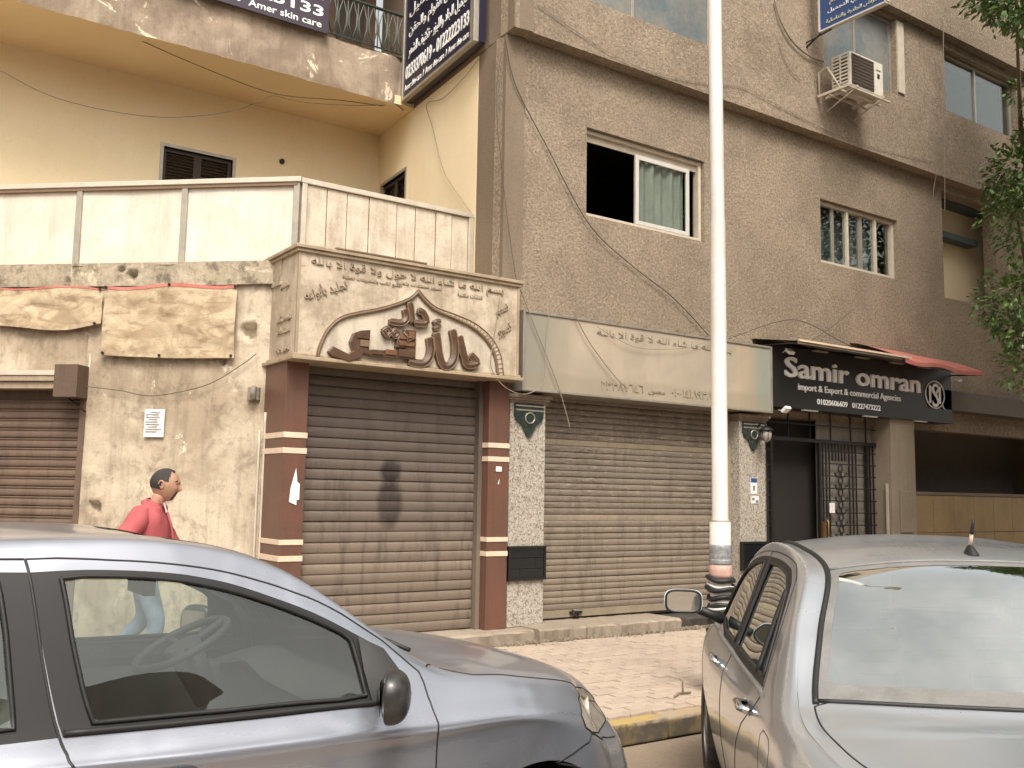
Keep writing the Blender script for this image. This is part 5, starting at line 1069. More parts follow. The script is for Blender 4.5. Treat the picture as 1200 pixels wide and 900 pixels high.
def dens(poly, st=.12, closed=True):
    out = []; n = len(poly)
    for i in range(n if closed else n-1):
        a, b = poly[i], poly[(i+1) % n]; k = max(1, int(math.hypot(b[0]-a[0], b[1]-a[1])/st))
        out += [(a[0]+(b[0]-a[0])*t/k, a[1]+(b[1]-a[1])*t/k) for t in range(k)]
    return out if closed else out+[poly[-1]]
def round_poly(pts, r=.35):
    out = []
    n = len(pts)
    for i in range(n):
        p0, p, p1 = pts[i-1], pts[i], pts[(i+1) % n]
        out += [(p[0]+(p0[0]-p[0])*r*.5, p[1]+(p0[1]-p[1])*r*.5), (p[0]+(p0[0]-p[0])*r*.16+(p1[0]-p[0])*r*.16, p[1]+(p0[1]-p[1])*r*.16+(p1[1]-p[1])*r*.16), (p[0]+(p1[0]-p[0])*r*.5, p[1]+(p1[1]-p[1])*r*.5)]
    return out
def inpoly(P, poly):
    x, y = P[:, 0], P[:, 1]; r = np.zeros(len(P), bool); n = len(poly)
    for i in range(n):
        x1, y1 = poly[i]; x2, y2 = poly[(i+1) % n]
        if y1 == y2: continue
        r ^= ((y1 > y) != (y2 > y)) & (x < (x2-x1)*(y-y1)/(y2-y1)+x1)
    return r
def build_body(B, regions, root, mats, both=(1, -1), offs={}, names={}):
    """regions: ordered (name, polygon in uv); returns {(name, side): object}"""
    vs = []; es = []
    gu, gv = 118, 72
    for i in range(gu+1):
        for j in range(gv+1): vs.append(Vector((14*i/gu, 8*j/gv)))
    for nm, poly in regions:
        q = dens([(min(14, max(0, a)), min(8, max(0, b))) for a, b in poly], .09); b = len(vs)
        vs += [Vector(p) for p in q]; es += [(b+i, b+(i+1) % len(q)) for i in range(len(q))]
    for c in (((0, 0), (14, 0)), ((14, 0), (14, 8)), ((14, 8), (0, 8)), ((0, 8), (0, 0))): b = len(vs); vs += [Vector(c[0]), Vector(c[1])]; es.append((b, b+1))
    V, _, F, *_ = geometry.delaunay_2d_cdt(vs, es, [], 0, 1e-5)
    V = np.array([tuple(v) for v in V]); F = np.array([f for f in F if len(f) == 3]); V[:, 0] = V[:, 0].clip(0, 14); V[:, 1] = V[:, 1].clip(0, 8)
    C = V[F].mean(1); lab = np.full(len(F), -1); 
    for k, (nm, poly) in enumerate(regions):
        m_ = inpoly(C, poly) & (lab == -1); lab[m_] = k
    P = surf(B.N, V[:, 0], V[:, 1]); Nn = surfn(B.N, V[:, 0], V[:, 1]); res = {}
    groups = {}
    for k in range(-1, len(regions)): groups.setdefault('body' if k < 0 else regions[k][0], []).append(k)
    for nm, ks in groups.items():
        if nm == 'none': continue
        f = F[np.isin(lab, ks)]
        if not len(f): continue
        central = nm in ('body', 'hood', 'windscreen', 'rear_window', 'boot_lid', 'bumper', 'cowl', 'rear_bumper', 'rear_window_border', 'windscreen_border', 'grille')
        for sides in ([both] if central else [(s_,) for s_ in both]):
            vv = []; ff = []; nn = []
            for s_ in sides:
                used, inv = np.unique(f, return_inverse=True); g_ = inv.reshape(f.shape); p = P[used]+Nn[used]*offs.get(nm, 0); p = p*np.array([1, s_, 1]); q = Nn[used]*np.array([1, s_, 1])
                b = len(vv); 
                for t in g_:
                    a0, a1, a2 = p[t[0]], p[t[1]], p[t[2]]; w = np.cross(a1-a0, a2-a0)
                    ff.append((b+t[0], b+t[1], b+t[2]) if w@q[t[0]] > 0 else (b+t[0], b+t[2], b+t[1]))
                vv += [tuple(x) for x in p]; nn += [tuple(x) for x in q]
            me = bpy.data.meshes.new(nm); me.from_pydata(vv, [], ff); me.materials.append(mats.get(nm, mats['body'])); me.polygons.foreach_set('use_smooth', [True]*len(ff))
            me.update(); me.normals_split_custom_set_from_vertices(nn)
            o = bpy.data.objects.new(names.get(nm, nm), me); link(o, root); res[nm, sides[0] if not central else 0] = o
    return res
def seam(B, uvp, r, mat, root, name='panel_gap', off=-.001, both=(1, -1), closed=False, n=5):
    for s_ in both:
        f = MB(); q = dens(uvp, .08, closed)
        if closed: q.append(q[0])
        f.tube([B.pt(a, b, off, s_) for a, b in q], r, n, cap=not closed); f.obj(name, mat, root)
def wheel(root, x, y, r=.30, wd=.19):
    s_ = 1 if y > 0 else -1
    w = empty('wheel', (x, y, r)); w.parent = root
    f = MB(); prof = [(r*.64, -wd*.45), (r*.80, -wd*.5), (r*.95, -wd*.46), (r, -wd*.32), (r, wd*.32), (r*.95, wd*.46), (r*.80, wd*.5), (r*.64, wd*.45)]
    n = 40
    f.grid(lambda u, v: (lambda k: (prof[k][0]*math.cos(u*2*math.pi), prof[k][1], prof[k][0]*math.sin(u*2*math.pi)))(min(7, int(round(v*7)))), n, 7); f.obj('tyre', M['tyre'], w)
    f = MB(); f.grid(lambda u, v: (r*(.66-.04*v)*math.cos(u*2*math.pi), s_*wd*(.44-.5*v), r*(.66-.04*v)*math.sin(u*2*math.pi)), n, 3)
    for k in range(10):
        a = k*math.pi/5; f.obox((0, s_*wd*.3, 0), (math.cos(a), 0, math.sin(a)), (0, s_, 0), (-math.sin(a), 0, math.cos(a)), (.03, 0, -.022), (r*.63, .02, .022))
    f.cyl((0, s_*wd*.28, 0), (0, s_*wd*.46, 0), .05, n=16); f.obj('rim', M['rim'], w)
    f = MB(); f.cyl((0, s_*wd*.1, 0), (0, s_*wd*.12, 0), r*.55, n=24); f.obj('brake_disc', M['cabin'], w)
def seat(root, x, y, name='seat', rest=True):
    f = MB(); f.grid(lambda u, v: (x-.25+.5*u, y-.24+.48*v, .56+.05*math.sin(u*math.pi)+.03*abs(v-.5)), 8, 8); f.box(x-.25, x+.24, y-.23, y+.23, .30, .55)
    f.obox((x-.22, y, .55), (.97, 0, -.22), (0, 1, 0), (.22, 0, .97), (-.06, -.23, 0), (.06, .23, .52 if rest else .36)); o = f.obj(name, M['seat'], root, bev=.04)
    if not rest: return
    f = MB(); f.obox((x-.35, y, 1.09), (.97, 0, -.22), (0, 1, 0), (.22, 0, .97), (-.045, -.13, 0), (.045, .13, .17)); f.obj('headrest', M['seat'], o, bev=.03); f = MB(); f.tube([(x-.335, y-.05, 1.04), (x-.33, y-.05, 1.12)], .007); f.tube([(x-.335, y+.05, 1.04), (x-.33, y+.05, 1.12)], .007); f.obj('headrest_pin', M['chrome'], o)
def interior(root, B, x_front, x_dash, seats, zbelt, whl, x_cowl):
    f = MB(); f.box(x_front-2.7, x_front+1.0, -.70, .70, .18, .26); f.box(x_dash, x_dash+.5, -.68, .68, .45, zbelt-.12); f.obj('cabin_floor', M['cabin'], root)
    f = MB(); f.grid(lambda u, v: (x_dash-.02+.55*u, -.68+1.36*v, zbelt-.10+.05*math.sin(min(1, u*1.8)*math.pi/2)+(.045*math.exp(-((v-whl[3])/.13)**2) if u < .4 else 0)), 10, 30); f.obj('dashboard', M['cabin'], root)
    for k_, (x, y) in enumerate(seats): seat(root, x, y, rest=k_ < 2)
    wx, wy, wz, _ = whl
    ax = Vector((-.45, 0, .89)).normalized(); e1 = Vector((0, 1, 0)); e2 = ax.cross(e1)
    f = MB(); f.tube([Vector((wx, wy, wz))+(e1*math.cos(a)+e2*math.sin(a))*.185 for a in np.linspace(0, 2*math.pi, 37)], .015, 8, cap=False)
    o = f.obj('steering_wheel', M['cabin'], root); f = MB(); c = Vector((wx, wy, wz)); f.tube([c+ax*.0, c-ax*.25], [.07, .05], 12)
    for a in (R(0), R(180), R(270)): f.tube([c-ax*.02, c+(e1*math.cos(a)+e2*math.sin(a))*.18], .016, 6)
    f.obj('wheel_hub', M['cabin'], o)
def lining(B, root, ulo, uhi, vlo, vhi):
    for s_ in (1, -1):
        f = MB(); nu, nv = 30, 8
        f.grid(lambda a, b: B.pt(ulo+(uhi-ulo)*a, vlo+(vhi-vlo)*b, -.05, s_), nu, nv); f.obj('door_lining', M['cabin'], root)
def circ(cx, cz, r, a0=0, a1=2*math.pi, n=28): return [(cx+r*math.cos(a), max(.205, cz+r*math.sin(a))) for a in np.linspace(a0, a1, n, endpoint=False)]
def arch(B, cx, cz, r):
    pts = [(cx+r*math.cos(a), cz+r*math.sin(a)) for a in np.linspace(0, math.pi, 22)]; pts = [p for p in pts if p[1] > .24]
    q = B.uv([(pts[0][0]+.0, .24)]+pts+[(pts[-1][0], .24)]); return [(q[0][0], 0)]+q+[(q[-1][0], 0)]
def underbody(root, B, wheels, x0, x1):
    f = MB(); f.box(x0, x1, -.62, .62, .17, .24)
    for wx in wheels:
        for s_ in (1, -1):
            f.grid(lambda u, v: (wx+.385*math.cos(math.pi*u), s_*(.50+.27*v), .31+.40*math.sin(math.pi*u)), 18, 3)
            f.obox((wx, s_*.5, .2), (1, 0, 0), (0, 1, 0), (0, 0, 1), (-.40, -.01, 0), (.40, .01, .5))
    f.obj('underbody', M['black'], root)

# ---------------- blue grey car at the kerb, seen from its right side
c1 = empty('parked_car', (.75, 3.53, 0), 0, label='dusty dented blue grey saloon car seen from the side, filling the lower left', cat='car')
B1 = Body(NET1); OX = .75
sh = lambda pts: [(x-OX, z) for x, z in pts]
glF = B1.uv(sh([(.524, 1.353), (.583, 1.357), (.737, 1.349), (.855, 1.334), (.98, 1.305), (1.109, 1.262), (1.244, 1.207), (1.336, 1.162), (1.363, 1.14), (1.378, 1.065), (1.389, .980), (1.306, .976), (.956, .983), (.601, .991), (.575, 1.08), (.550, 1.20)]))
trF = B1.uv(sh([(.448, 1.371), (.587, 1.374), (.737, 1.366), (.859, 1.352), (.984, 1.324), (1.112, 1.280), (1.248, 1.226), (1.377, 1.158), (1.469, 1.107), (1.522, 1.029), (1.545, .972), (1.534, .951), (1.407, .949), (1.037, .952), (.8, .957), (.528, .966), (.505, 1.05), (.475, 1.20)]))
glR = B1.uv(sh([(-.40, 1.02), (-.1, 1.01), (.416, .998), (.405, 1.10), (.392, 1.225), (.370, 1.353), (.2, 1.358), (.0, 1.345), (-.20, 1.28), (-.36, 1.15)]))
trR = B1.uv(sh([(-.52, .985), (-.1, .975), (.522, .966), (.499, 1.05), (.469, 1.20), (.440, 1.371), (.2, 1.380), (-.02, 1.368), (-.24, 1.31), (-.42, 1.19)]))
doorF = B1.uv(sh([(.436, 1.405), (.513, 1.406), (.66, 1.397), (.818, 1.383), (.943, 1.363), (1.072, 1.329), (1.199, 1.285), (1.347, 1.215), (1.475, 1.130), (1.587, 1.03), (1.597, .997), (1.606, .941), (1.614, .884), (1.616, .747), (1.60, .5), (1.57, .26), (.60, .26), (.585, .5), (.575, .75), (.552, .897), (.538, .927), (.518, .975), (.475, 1.18)]))
doorR = B1.uv(sh([(.434, 1.405), (.2, 1.41), (-.02, 1.395), (-.26, 1.33), (-.46, 1.20), (-.56, 1.02), (-.50, .85), (-.36, .76), (-.12, .62), (-.02, .45), (.0, .26), (.598, .26), (.583, .5), (.573, .75), (.550, .897), (.536, .927), (.516, .975), (.473, 1.18)]))
lampF = B1.uv(sh([(2.232, .828), (2.262, .872), (2.40, .868), (2.50, .842), (2.60, .795), (2.655, .735), (2.655, .700), (2.52, .700), (2.396, .728), (2.292, .760), (2.25, .785)]))
arF = arch(B1, 2.03-OX, .335, .372); arB = arch(B1, -.45-OX, .335, .372)
bmpF = B1.uv(sh([(2.292, .757), (2.268, .731), (2.22, .722), (2.183, .711), (2.14, .70), (2.10, .69)])); bmpF = [(11.6, 0)]+[(max(11.3, bmpF[-1][0]), bmpF[-1][1])]+bmpF[::-1]+[(12.1, 3.55), (12.6, 3.45), (13.2, 3.6), (14, 3.9), (14, 0)]
hood = [(9.35, 8), (9.33, 7), (9.15, 6.2), (9.12, 5.6), (9.5, 5.15), (10.5, 5.0), (11.3, 4.98), (12.2, 4.98), (12.7, 5.15), (13.0, 5.7), (13.15, 6.6), (13.2, 8)]
cowl = [(8.88, 8), (8.88, 6.1), (8.95, 5.55), (9.12, 5.55), (9.15, 6.2), (9.33, 7), (9.35, 8)]
wsb = [(7.0, 8), (7.02, 6.08), (8.92, 6.02), (8.92, 8)]; ws = [(7.12, 8), (7.14, 6.22), (8.78, 6.16), (8.8, 8)]
bwb = [(3.1, 8), (3.15, 6.1), (4.9, 6.1), (4.95, 8)]; bw = [(3.25, 8), (3.3, 6.3), (4.8, 6.25), (4.85, 8)]
boot = [(1.3, 8), (1.3, 5.6), (1.7, 5.2), (2.9, 5.2), (3.05, 6), (3.08, 8)]
tail = [(.9, 3.1), (1.9, 3.1), (2.1, 3.5), (1.9, 4.2), (1.0, 4.3)]
reg = [('none', arF), ('none', arB), ('window', glF), ('window', glR), ('window_trim', trF), ('window_trim', trR), ('headlight', lampF), ('tail_light', tail), ('door', doorF), ('door', doorR), ('bumper', bmpF), ('hood', hood), ('cowl', cowl), ('windscreen', ws), ('windscreen_border', wsb), ('rear_window', bw), ('rear_window_border', bwb), ('boot_lid', boot)]
reg = [(('front_door' if p is doorF else 'rear_door' if p is doorR else 'front_window' if p is glF else 'rear_side_window' if p is glR else 'front_window_trim' if p is trF else 'rear_window_trim' if p is trR else n), p) for n, p in reg]
mt = {'body': M['paint1'], 'front_window': M['carglass'], 'rear_side_window': M['carglass'], 'front_window_trim': M['black'], 'rear_window_trim': M['black'], 'headlight': M['lamp_lens'], 'tail_light': M['tail_lens'], 'cowl': M['black'], 'windscreen': M['carglass'], 'windscreen_border': M['black'], 'rear_window': M['carglass'], 'rear_window_border': M['black']}
build_body(B1, reg, c1, mt, offs={'front_window': -.006, 'rear_side_window': -.006, 'front_window_trim': -.001, 'rear_window_trim': -.001, 'headlight': .001, 'windscreen': -.004}, names={'front_door': 'door', 'rear_door': 'door', 'front_window': 'window', 'rear_side_window': 'window', 'front_window_trim': 'window_trim', 'rear_window_trim': 'window_trim'})
seam(B1, doorF, .0035, M['black'], c1, closed=True); seam(B1, doorR, .0035, M['black'], c1, closed=True)
seam(B1, glF, .007, M['black'], c1, name='window_seal', closed=True, off=.001); seam(B1, glR, .007, M['black'], c1, name='window_seal', closed=True, off=.001)
seam(B1, hood[3:11], .0035, M['black'], c1); seam(B1, bmpF[1:-3], .004, M['black'], c1); seam(B1, lampF, .004, M['black'], c1, closed=True)
seam(B1, [(8.95, 5.02), (8.98, 5.3), (9.02, 5.55)], .004, M['black'], c1)
seam(B1, boot[1:-1], .003, M['black'], c1)
# lower edge of the window: broad rubber strip
for s_ in (1, -1):
    f = MB(); q = B1.uv(sh([(.53, .974), (.8, .966), (1.1, .961), (1.40, .958), (1.53, .962)])); f.tube([B1.pt(a, b, .003, s_) for a, b in dens(q, .1, False)], .010, 6); f.obj('belt_strip', M['black'], c1)
    # black corner triangle that carries the mirror, and the mirror
    q = B1.uv(sh([(1.385, 1.145), (1.469, 1.104), (1.519, 1.029), (1.541, .972), (1.532, .954), (1.402, .954), (1.388, 1.052)]))
    ct = np.mean([tuple(B1.pt(a, b, .012, s_)) for a, b in q], 0); f = MB(); ring = [B1.pt(a, b, .010, s_) for a, b in q]; inn = [p.lerp(Vector(ct), .25)+Vector((0, s_*.01, 0)) for p in ring]
    m_ = len(ring); f.add(ring+inn+[tuple(Vector(ct)+Vector((0, s_*.012, 0)))], [(i, (i+1) % m_, m_+(i+1) % m_, m_+i) for i in range(m_)]+[(m_+i, m_+(i+1) % m_, 2*m_) for i in range(m_)], sm=True); f.obj('mirror_base', M['cabin'], c1)
    f = MB()
    def mir(u, v):
        a, b = u*2*math.pi, (v-.5)*math.pi; cb, sb_ = math.cos(b), math.sin(b)
        x, y, z = math.cos(a)*cb, math.sin(a)*cb, sb_
        e = .8; x, y, z = [math.copysign(abs(t)**e, t) for t in (x, y, z)]
        x = x*.062 if x > 0 else x*.020
        return (1.385-OX+x, s_*(.93+.085*y), 1.005+z*.078*(1+.12*y*s_*0))
    f.grid(mir, 36, 20); mo = f.obj('wing_mirror', flat('gloss_black_mirror', (.018, .018, .018), .38, coat=.2, dirt=.3, scale=20, dirtcol=(.09, .08, .07)), c1)
    f = MB(); f.grid(lambda u, v: (1.363-OX, s_*(.93-.062+.124*u), 1.005-.052+.104*v), 2, 2); f.obj('mirror_glass', M['mirror'], mo)
    pv_ = Matrix.Translation((1.385-OX, s_*.93, 1.0)) @ Matrix.Rotation(R(34)*s_*-1*-1, 4, 'Z') @ Matrix.Translation((-1.385+OX, -s_*.93, -1.0))
    for o_ in (mo, mo.children[0]): o_.data.transform(pv_)
    f = MB(); f.tube([(1.45-OX, s_*.78, .985), (1.41-OX, s_*.87, .99)], .028, 10); f.obj('mirror_arm', M['cabin'], mo)
    # pull handle
    q = B1.uv(sh([(.71, .842), (.73, .850), (.84, .850), (.86, .842)])); f = MB(); f.tube([B1.pt(*q[0], .0, s_), B1.pt(*q[1], .03, s_), B1.pt(*q[2], .03, s_), B1.pt(*q[3], .0, s_)], [.012, .016, .016, .012], 8); f.obj('door_handle', M['black'], c1)
    q = B1.uv(sh([(-.30, .885), (-.27, .895), (-.14, .895), (-.11, .885)])); f = MB(); f.tube([B1.pt(*q[0], .0, s_), B1.pt(*q[1], .03, s_), B1.pt(*q[2], .03, s_), B1.pt(*q[3], .0, s_)], [.012, .016, .016, .012], 8); f.obj('door_handle', M['black'], c1)
    # reflector bowls seen inside the lamp
    f = MB(); p = B1.pt(*B1.uv(sh([(2.47, .775)]))[0], .002, s_); nr = Vector((.75, s_*.62, .15)).normalized(); f.tube([p-nr*.02, p+nr*.004], [.03, .052], 20); f.obj('lamp_bowl', flat('lamp_bowl', (.42, .39, .33), .2, coat=.5, dirt=.3), c1)
interior(c1, B1, 1.0-OX+.0, 1.42-OX, [(.62-OX, .37), (.62-OX, -.37), (-.25-OX, .36), (-.25-OX, -.36)], .98, (1.16-OX, .37, 1.00, .77), 0)
lining(B1, c1, 4.7, 9.0, 1.2, 3.85)
f = MB()
for s_ in (1, -1): f.tube([B1.pt(6.2, 3.9, -.06, s_), B1.pt(6.15, 4.5, -.05, s_), B1.pt(6.1, 5.1, -.04, s_)], .035, 6)
f.tube([B1.pt(7.05, 6.3, -.07, 1), B1.pt(7.05, 8, -.07)], .02, 6); f.obj('inner_pillar', M['cabin'], c1)
f = MB(); f.tube([B1.pt(7.35, 7.9, -.04), B1.pt(7.35, 8, -.12)], .008); f.obox(B1.pt(7.35, 8, -.16), (1, 0, 0), EY, (0, 0, 1), (-.02, -.11, -.03), (.02, .11, .03)); f.obj('rear_view_mirror', M['black'], c1, bev=.01)
f = MB(); f.tube([B1.pt(9.2, 6.6, .02, -1), B1.pt(9.02, 6.9, .03, -1), B1.pt(8.9, 7.6, .02, -1)], .008, 5); f.obj('wiper', M['black'], c1)
f = MB(); f.tube([B1.pt(9.2, 7.6, .02, 1), B1.pt(9.0, 7.2, .03, 1), B1.pt(8.85, 6.5, .02, 1)], .008, 5); f.obj('wiper', M['black'], c1)
underbody(c1, B1, (2.03-OX, -.45-OX), -1.25-OX, 2.7-OX)
for wx in (2.03-OX, -.45-OX):
    for wy in (.70, -.70): wheel(c1, wx, wy, .295)

# ---------------- silver car parked at an angle on the right
TH2 = R(41.8); A2v = Vector((math.sin(TH2), math.cos(TH2), 0)); R2v = Vector((math.cos(TH2), -math.sin(TH2), 0))
c2p = A2v*4.4+R2v*1.26
c2 = empty('parked_car', (c2p.x, c2p.y, 0), R(90)-TH2, label='silver saloon car nosed toward the kerb, seen from behind in the lower right', cat='car')
B2 = Body(NET2); O2 = 4.4
sh2_ = lambda pts: [(x-O2, z) for x, z in pts]
g1 = B2.uv(sh2_([(5.28, .985), (5.20, 1.07), (5.08, 1.18), (4.93, 1.255), (4.78, 1.295), (4.56, 1.318), (4.515, 1.13), (4.505, .968), (4.9, .968)]))
t1 = B2.uv(sh2_([(5.40, .955), (5.24, 1.09), (5.10, 1.215), (4.94, 1.285), (4.78, 1.322), (4.485, 1.345), (4.455, 1.13), (4.45, .940), (4.9, .938)]))
g2 = B2.uv(sh2_([(4.425, 1.318), (4.196, 1.318), (3.98, 1.302), (3.86, 1.262), (3.775, 1.19), (3.70, 1.09), (3.62, .972), (3.963, .965), (4.40, .966), (4.415, 1.145)]))
t2_ = B2.uv(sh2_([(4.481, 1.345), (4.196, 1.343), (3.96, 1.326), (3.83, 1.284), (3.745, 1.21), (3.66, 1.09), (3.56, .945), (3.963, .936), (4.446, .938), (4.451, 1.145)]))
dF2 = B2.uv(sh2_([(5.52, .905), (5.42, .96), (5.26, 1.10), (5.12, 1.225), (4.95, 1.305), (4.78, 1.342), (4.50, 1.368), (4.47, 1.13), (4.47, .94), (4.40, .80), (4.42, .5), (4.44, .26), (5.42, .26), (5.47, .6)]))
dR2 = B2.uv(sh2_([(4.498, 1.368), (4.196, 1.366), (3.95, 1.348), (3.80, 1.305), (3.71, 1.22), (3.60, 1.06), (3.53, .930), (3.60, .86), (3.80, .77), (3.93, .67), (4.0, .555), (4.03, .40), (4.04, .26), (4.438, .26), (4.418, .5), (4.398, .80), (4.468, .94), (4.468, 1.13)]))
ar2f = arch(B2, 5.86-O2, .33, .365); ar2b = arch(B2, 3.28-O2, .33, .365)
rwb = [(4.05, 8), (4.05, 6.03), (6.0, 6.03), (6.0, 8)]; rw = [(4.28, 8), (4.30, 6.22), (4.4, 6.16), (5.86, 6.18), (5.92, 6.25), (5.93, 8)]
wsb2 = [(8.0, 8), (8.05, 6.06), (9.95, 6.02), (9.95, 8)]; ws2 = [(8.12, 8), (8.15, 6.2), (9.8, 6.16), (9.82, 8)]
boot2 = [(1.0, 8), (1.05, 6.3), (1.5, 6.02), (2.4, 6.0), (3.96, 6.0), (4.03, 6.15), (4.03, 8)]
hood2 = [(10.1, 8), (10.05, 6), (10.2, 5.2), (12.4, 5), (13, 5.6), (13.2, 8)]
lam2 = [(11.6, 3.6), (12.4, 3.3), (13.1, 3.6), (13.0, 4.6), (12.2, 4.75), (11.7, 4.4)]; tl2 = [(.9, 3.0), (2.1, 3.0), (2.35, 3.6), (2.2, 4.3), (1.0, 4.5)]
reg2 = [('none', ar2f), ('none', ar2b), ('w1', g1), ('w2', g2), ('wt1', t1), ('wt2', t2_), ('dF', dF2), ('dR', dR2), ('headlight', lam2), ('tail_light', tl2), ('rear_window', rw), ('rear_window_border', rwb), ('windscreen', ws2), ('windscreen_border', wsb2), ('boot_lid', boot2), ('hood', hood2)]
mt2 = {'body': M['paint2'], 'w1': M['tintglass'], 'w2': M['tintglass'], 'wt1': M['black'], 'wt2': M['black'], 'headlight': M['lamp_lens'], 'tail_light': M['tail_lens'], 'rear_window': M['backglass'], 'rear_window_border': M['greyfrit'], 'windscreen': M['carglass'], 'windscreen_border': M['black']}
build_body(B2, reg2, c2, mt2, offs={'w1': -.005, 'w2': -.005, 'rear_window': -.001}, names={'w1': 'window', 'w2': 'window', 'wt1': 'window_trim', 'wt2': 'window_trim', 'dF': 'door', 'dR': 'door'})
seam(B2, dF2, .003, M['black'], c2, closed=True); seam(B2, dR2, .003, M['black'], c2, closed=True); seam(B2, boot2[1:-1], .0035, M['black'], c2)
seam(B2, [(4.0, 6.02), (5.0, 6.01), (6.0, 6.0), (7.0, 6.0), (8.0, 6.0), (9.0, 6.02), (10, 6.02)], .0105, M['black'], c2, name='roof_moulding', off=.001, n=6)
seam(B2, g1, .006, M['black'], c2, name='window_seal', closed=True, off=.001); seam(B2, g2, .006, M['black'], c2, name='window_seal', closed=True, off=.001)
seam(B2, B2.uv(sh2_([(3.84, 1.255), (3.80, 1.12), (3.76, .965)])), .011, M['black'], c2, name='quarter_divider', off=.002)
seam(B2, B2.uv(sh2_([(3.50, .932), (3.9, .928), (4.46, .928), (5.0, .928), (5.42, .925)])), .010, M['greyfrit'], c2, name='belt_strip', off=.002)
fu = B2.uv(sh2_([(3.34, .76), (3.33, .84), (3.28, .865), (3.17, .865), (3.13, .84), (3.13, .74), (3.17, .715), (3.30, .715)])); seam(B2, fu, .0022, M['black'], c2, closed=True, both=(1,), name='fuel_flap_gap')
f = MB(); q = [(4.05+.0, v) for v in np.linspace(6.05, 8, 14)]; f.tube([B2.pt(a, b, .002, 1) for a, b in q]+[B2.pt(a, b, .002, -1) for a, b in q[::-1]], .008, 6); f.obj('rear_window_seal', M['black'], c2)
f = MB(); q = [(6.02, v) for v in np.linspace(6.05, 8, 14)]; f.tube([B2.pt(a, b, .002, 1) for a, b in q]+[B2.pt(a, b, .002, -1) for a, b in q[::-1]], .006, 6); f.obj('rear_window_seal', M['greyfrit'], c2)
for k in range(11):   # demister wires printed on the glass
    f = MB(); uu = 4.45+k*.135; q = [(uu, v) for v in np.linspace(6.35, 8, 10)]; f.tube([B2.pt(a, b, -.003, 1) for a, b in q]+[B2.pt(a, b, -.003, -1) for a, b in q[::-1]], .0011, 3); f.obj('demister_wire', M['cabin'], c2)
for s_ in (1, -1):
    for x0 in (4.60, 3.62):
        q = B2.uv(sh2_([(x0, .848), (x0+.03, .85), (x0+.13, .85), (x0+.16, .848)])); f = MB(); f.tube([B2.pt(*q[0], .002, s_), B2.pt(*q[1], .035, s_), B2.pt(*q[2], .035, s_), B2.pt(*q[3], .002, s_)], [.012, .015, .015, .012], 8); hd = f.obj('door_handle', M['chrome'], c2)
        f = MB(); p = B2.pt(*B2.uv(sh2_([(x0+.08, .845)]))[0], .001, s_); f.grid(lambda u, v: p+Vector((.075*math.cos(u*2*math.pi)*v, s_*(.004-.002*v), .034*math.sin(u*2*math.pi)*v)), 20, 3); f.obj('handle_recess', M['chrome'], hd)
    # mirrors: bright shell, glass toward the back
    cx, cy, cz = 5.02-O2, 1.0, 1.085
    def shell(u, v):
        a = u*2*math.pi; sq = lambda t: math.copysign(abs(t)**.55, t); rr = 1 if v < .25 else math.cos((v-.25)/.75*math.pi/2)**.6
        return (cx-.02+(.0 if v < .25 else .085*math.sin((v-.25)/.75*math.pi/2)), s_*(cy+sq(math.cos(a))*.094*rr*(1 if v > 0 else .86)), cz+sq(math.sin(a))*.060*rr*(1 if v > 0 else .82))
    f = MB(); f.grid(shell, 40, 14); mo = f.obj('wing_mirror', M['paint2'], c2)
    f = MB(); sq = lambda t: math.copysign(abs(t)**.55, t); f.add([(cx-.021, s_*cy, cz)]+[(cx-.021, s_*(cy+sq(math.cos(a))*.083), cz+sq(math.sin(a))*.050) for a in np.linspace(0, 2*math.pi, 40, endpoint=False)], [(0, i+1, (i+1) % 40+1) for i in range(40)]); f.obj('mirror_glass', M['mirror'], mo)
    f = MB(); f.tube([(cx-.022, s_*(cy+sq(math.cos(a))*.086), cz+sq(math.sin(a))*.053) for a in np.linspace(0, 2*math.pi, 41)], .006, 6, cap=False); f.obj('mirror_rim', M['black'], mo)
    f = MB(); f.tube([(cx+.03, s_*(cy-.08), cz-.045), (cx+.05, s_*(cy-.13), cz-.065), (cx+.06, s_*.80, cz-.09)], [.022, .022, .03], 8); f.obj('mirror_arm', M['black'], mo)
# roof aerial
f = MB(); p = B2.pt(6.25, 8, 0); f.grid(lambda u, v: p+Vector((.045*math.cos(u*2*math.pi)*(1-v)**.6-.0+.012*v, .026*math.sin(u*2*math.pi)*(1-v)**.6, .04*v-.004)), 20, 6); an = f.obj('aerial_base', M['black'], c2)
f = MB(); f.tube([p+Vector((.01, 0, .03)), p+Vector((-.012, -.0, .075))], .007, 8); f.obj('aerial_sleeve', M['creamband'], an); f = MB(); f.tube([p+Vector((-.012, 0, .075)), p+Vector((-.035, 0, .125))], [.008, .005], 8); f.obj('aerial_mast', M['black'], an)
interior(c2, B2, 4.9-O2, 5.25-O2, [(4.45-O2, .37), (4.45-O2, -.37), (3.80-O2, .36), (3.80-O2, -.36)], .95, (5.02-O2, .37, .98, .77), 0)
f = MB(); f.box(3.2-O2, 3.6-O2, -.62, .62, .88, .90); f.obj('parcel_shelf', M['seat'], c2)
lining(B2, c2, 5.0, 10.0, 1.2, 3.85)
underbody(c2, B2, (5.86-O2, 3.28-O2), 2.55-O2, 6.4-O2)
for wx in (5.86-O2, 3.28-O2):
    for wy in (.745, -.745): wheel(c2, wx, wy, .295)
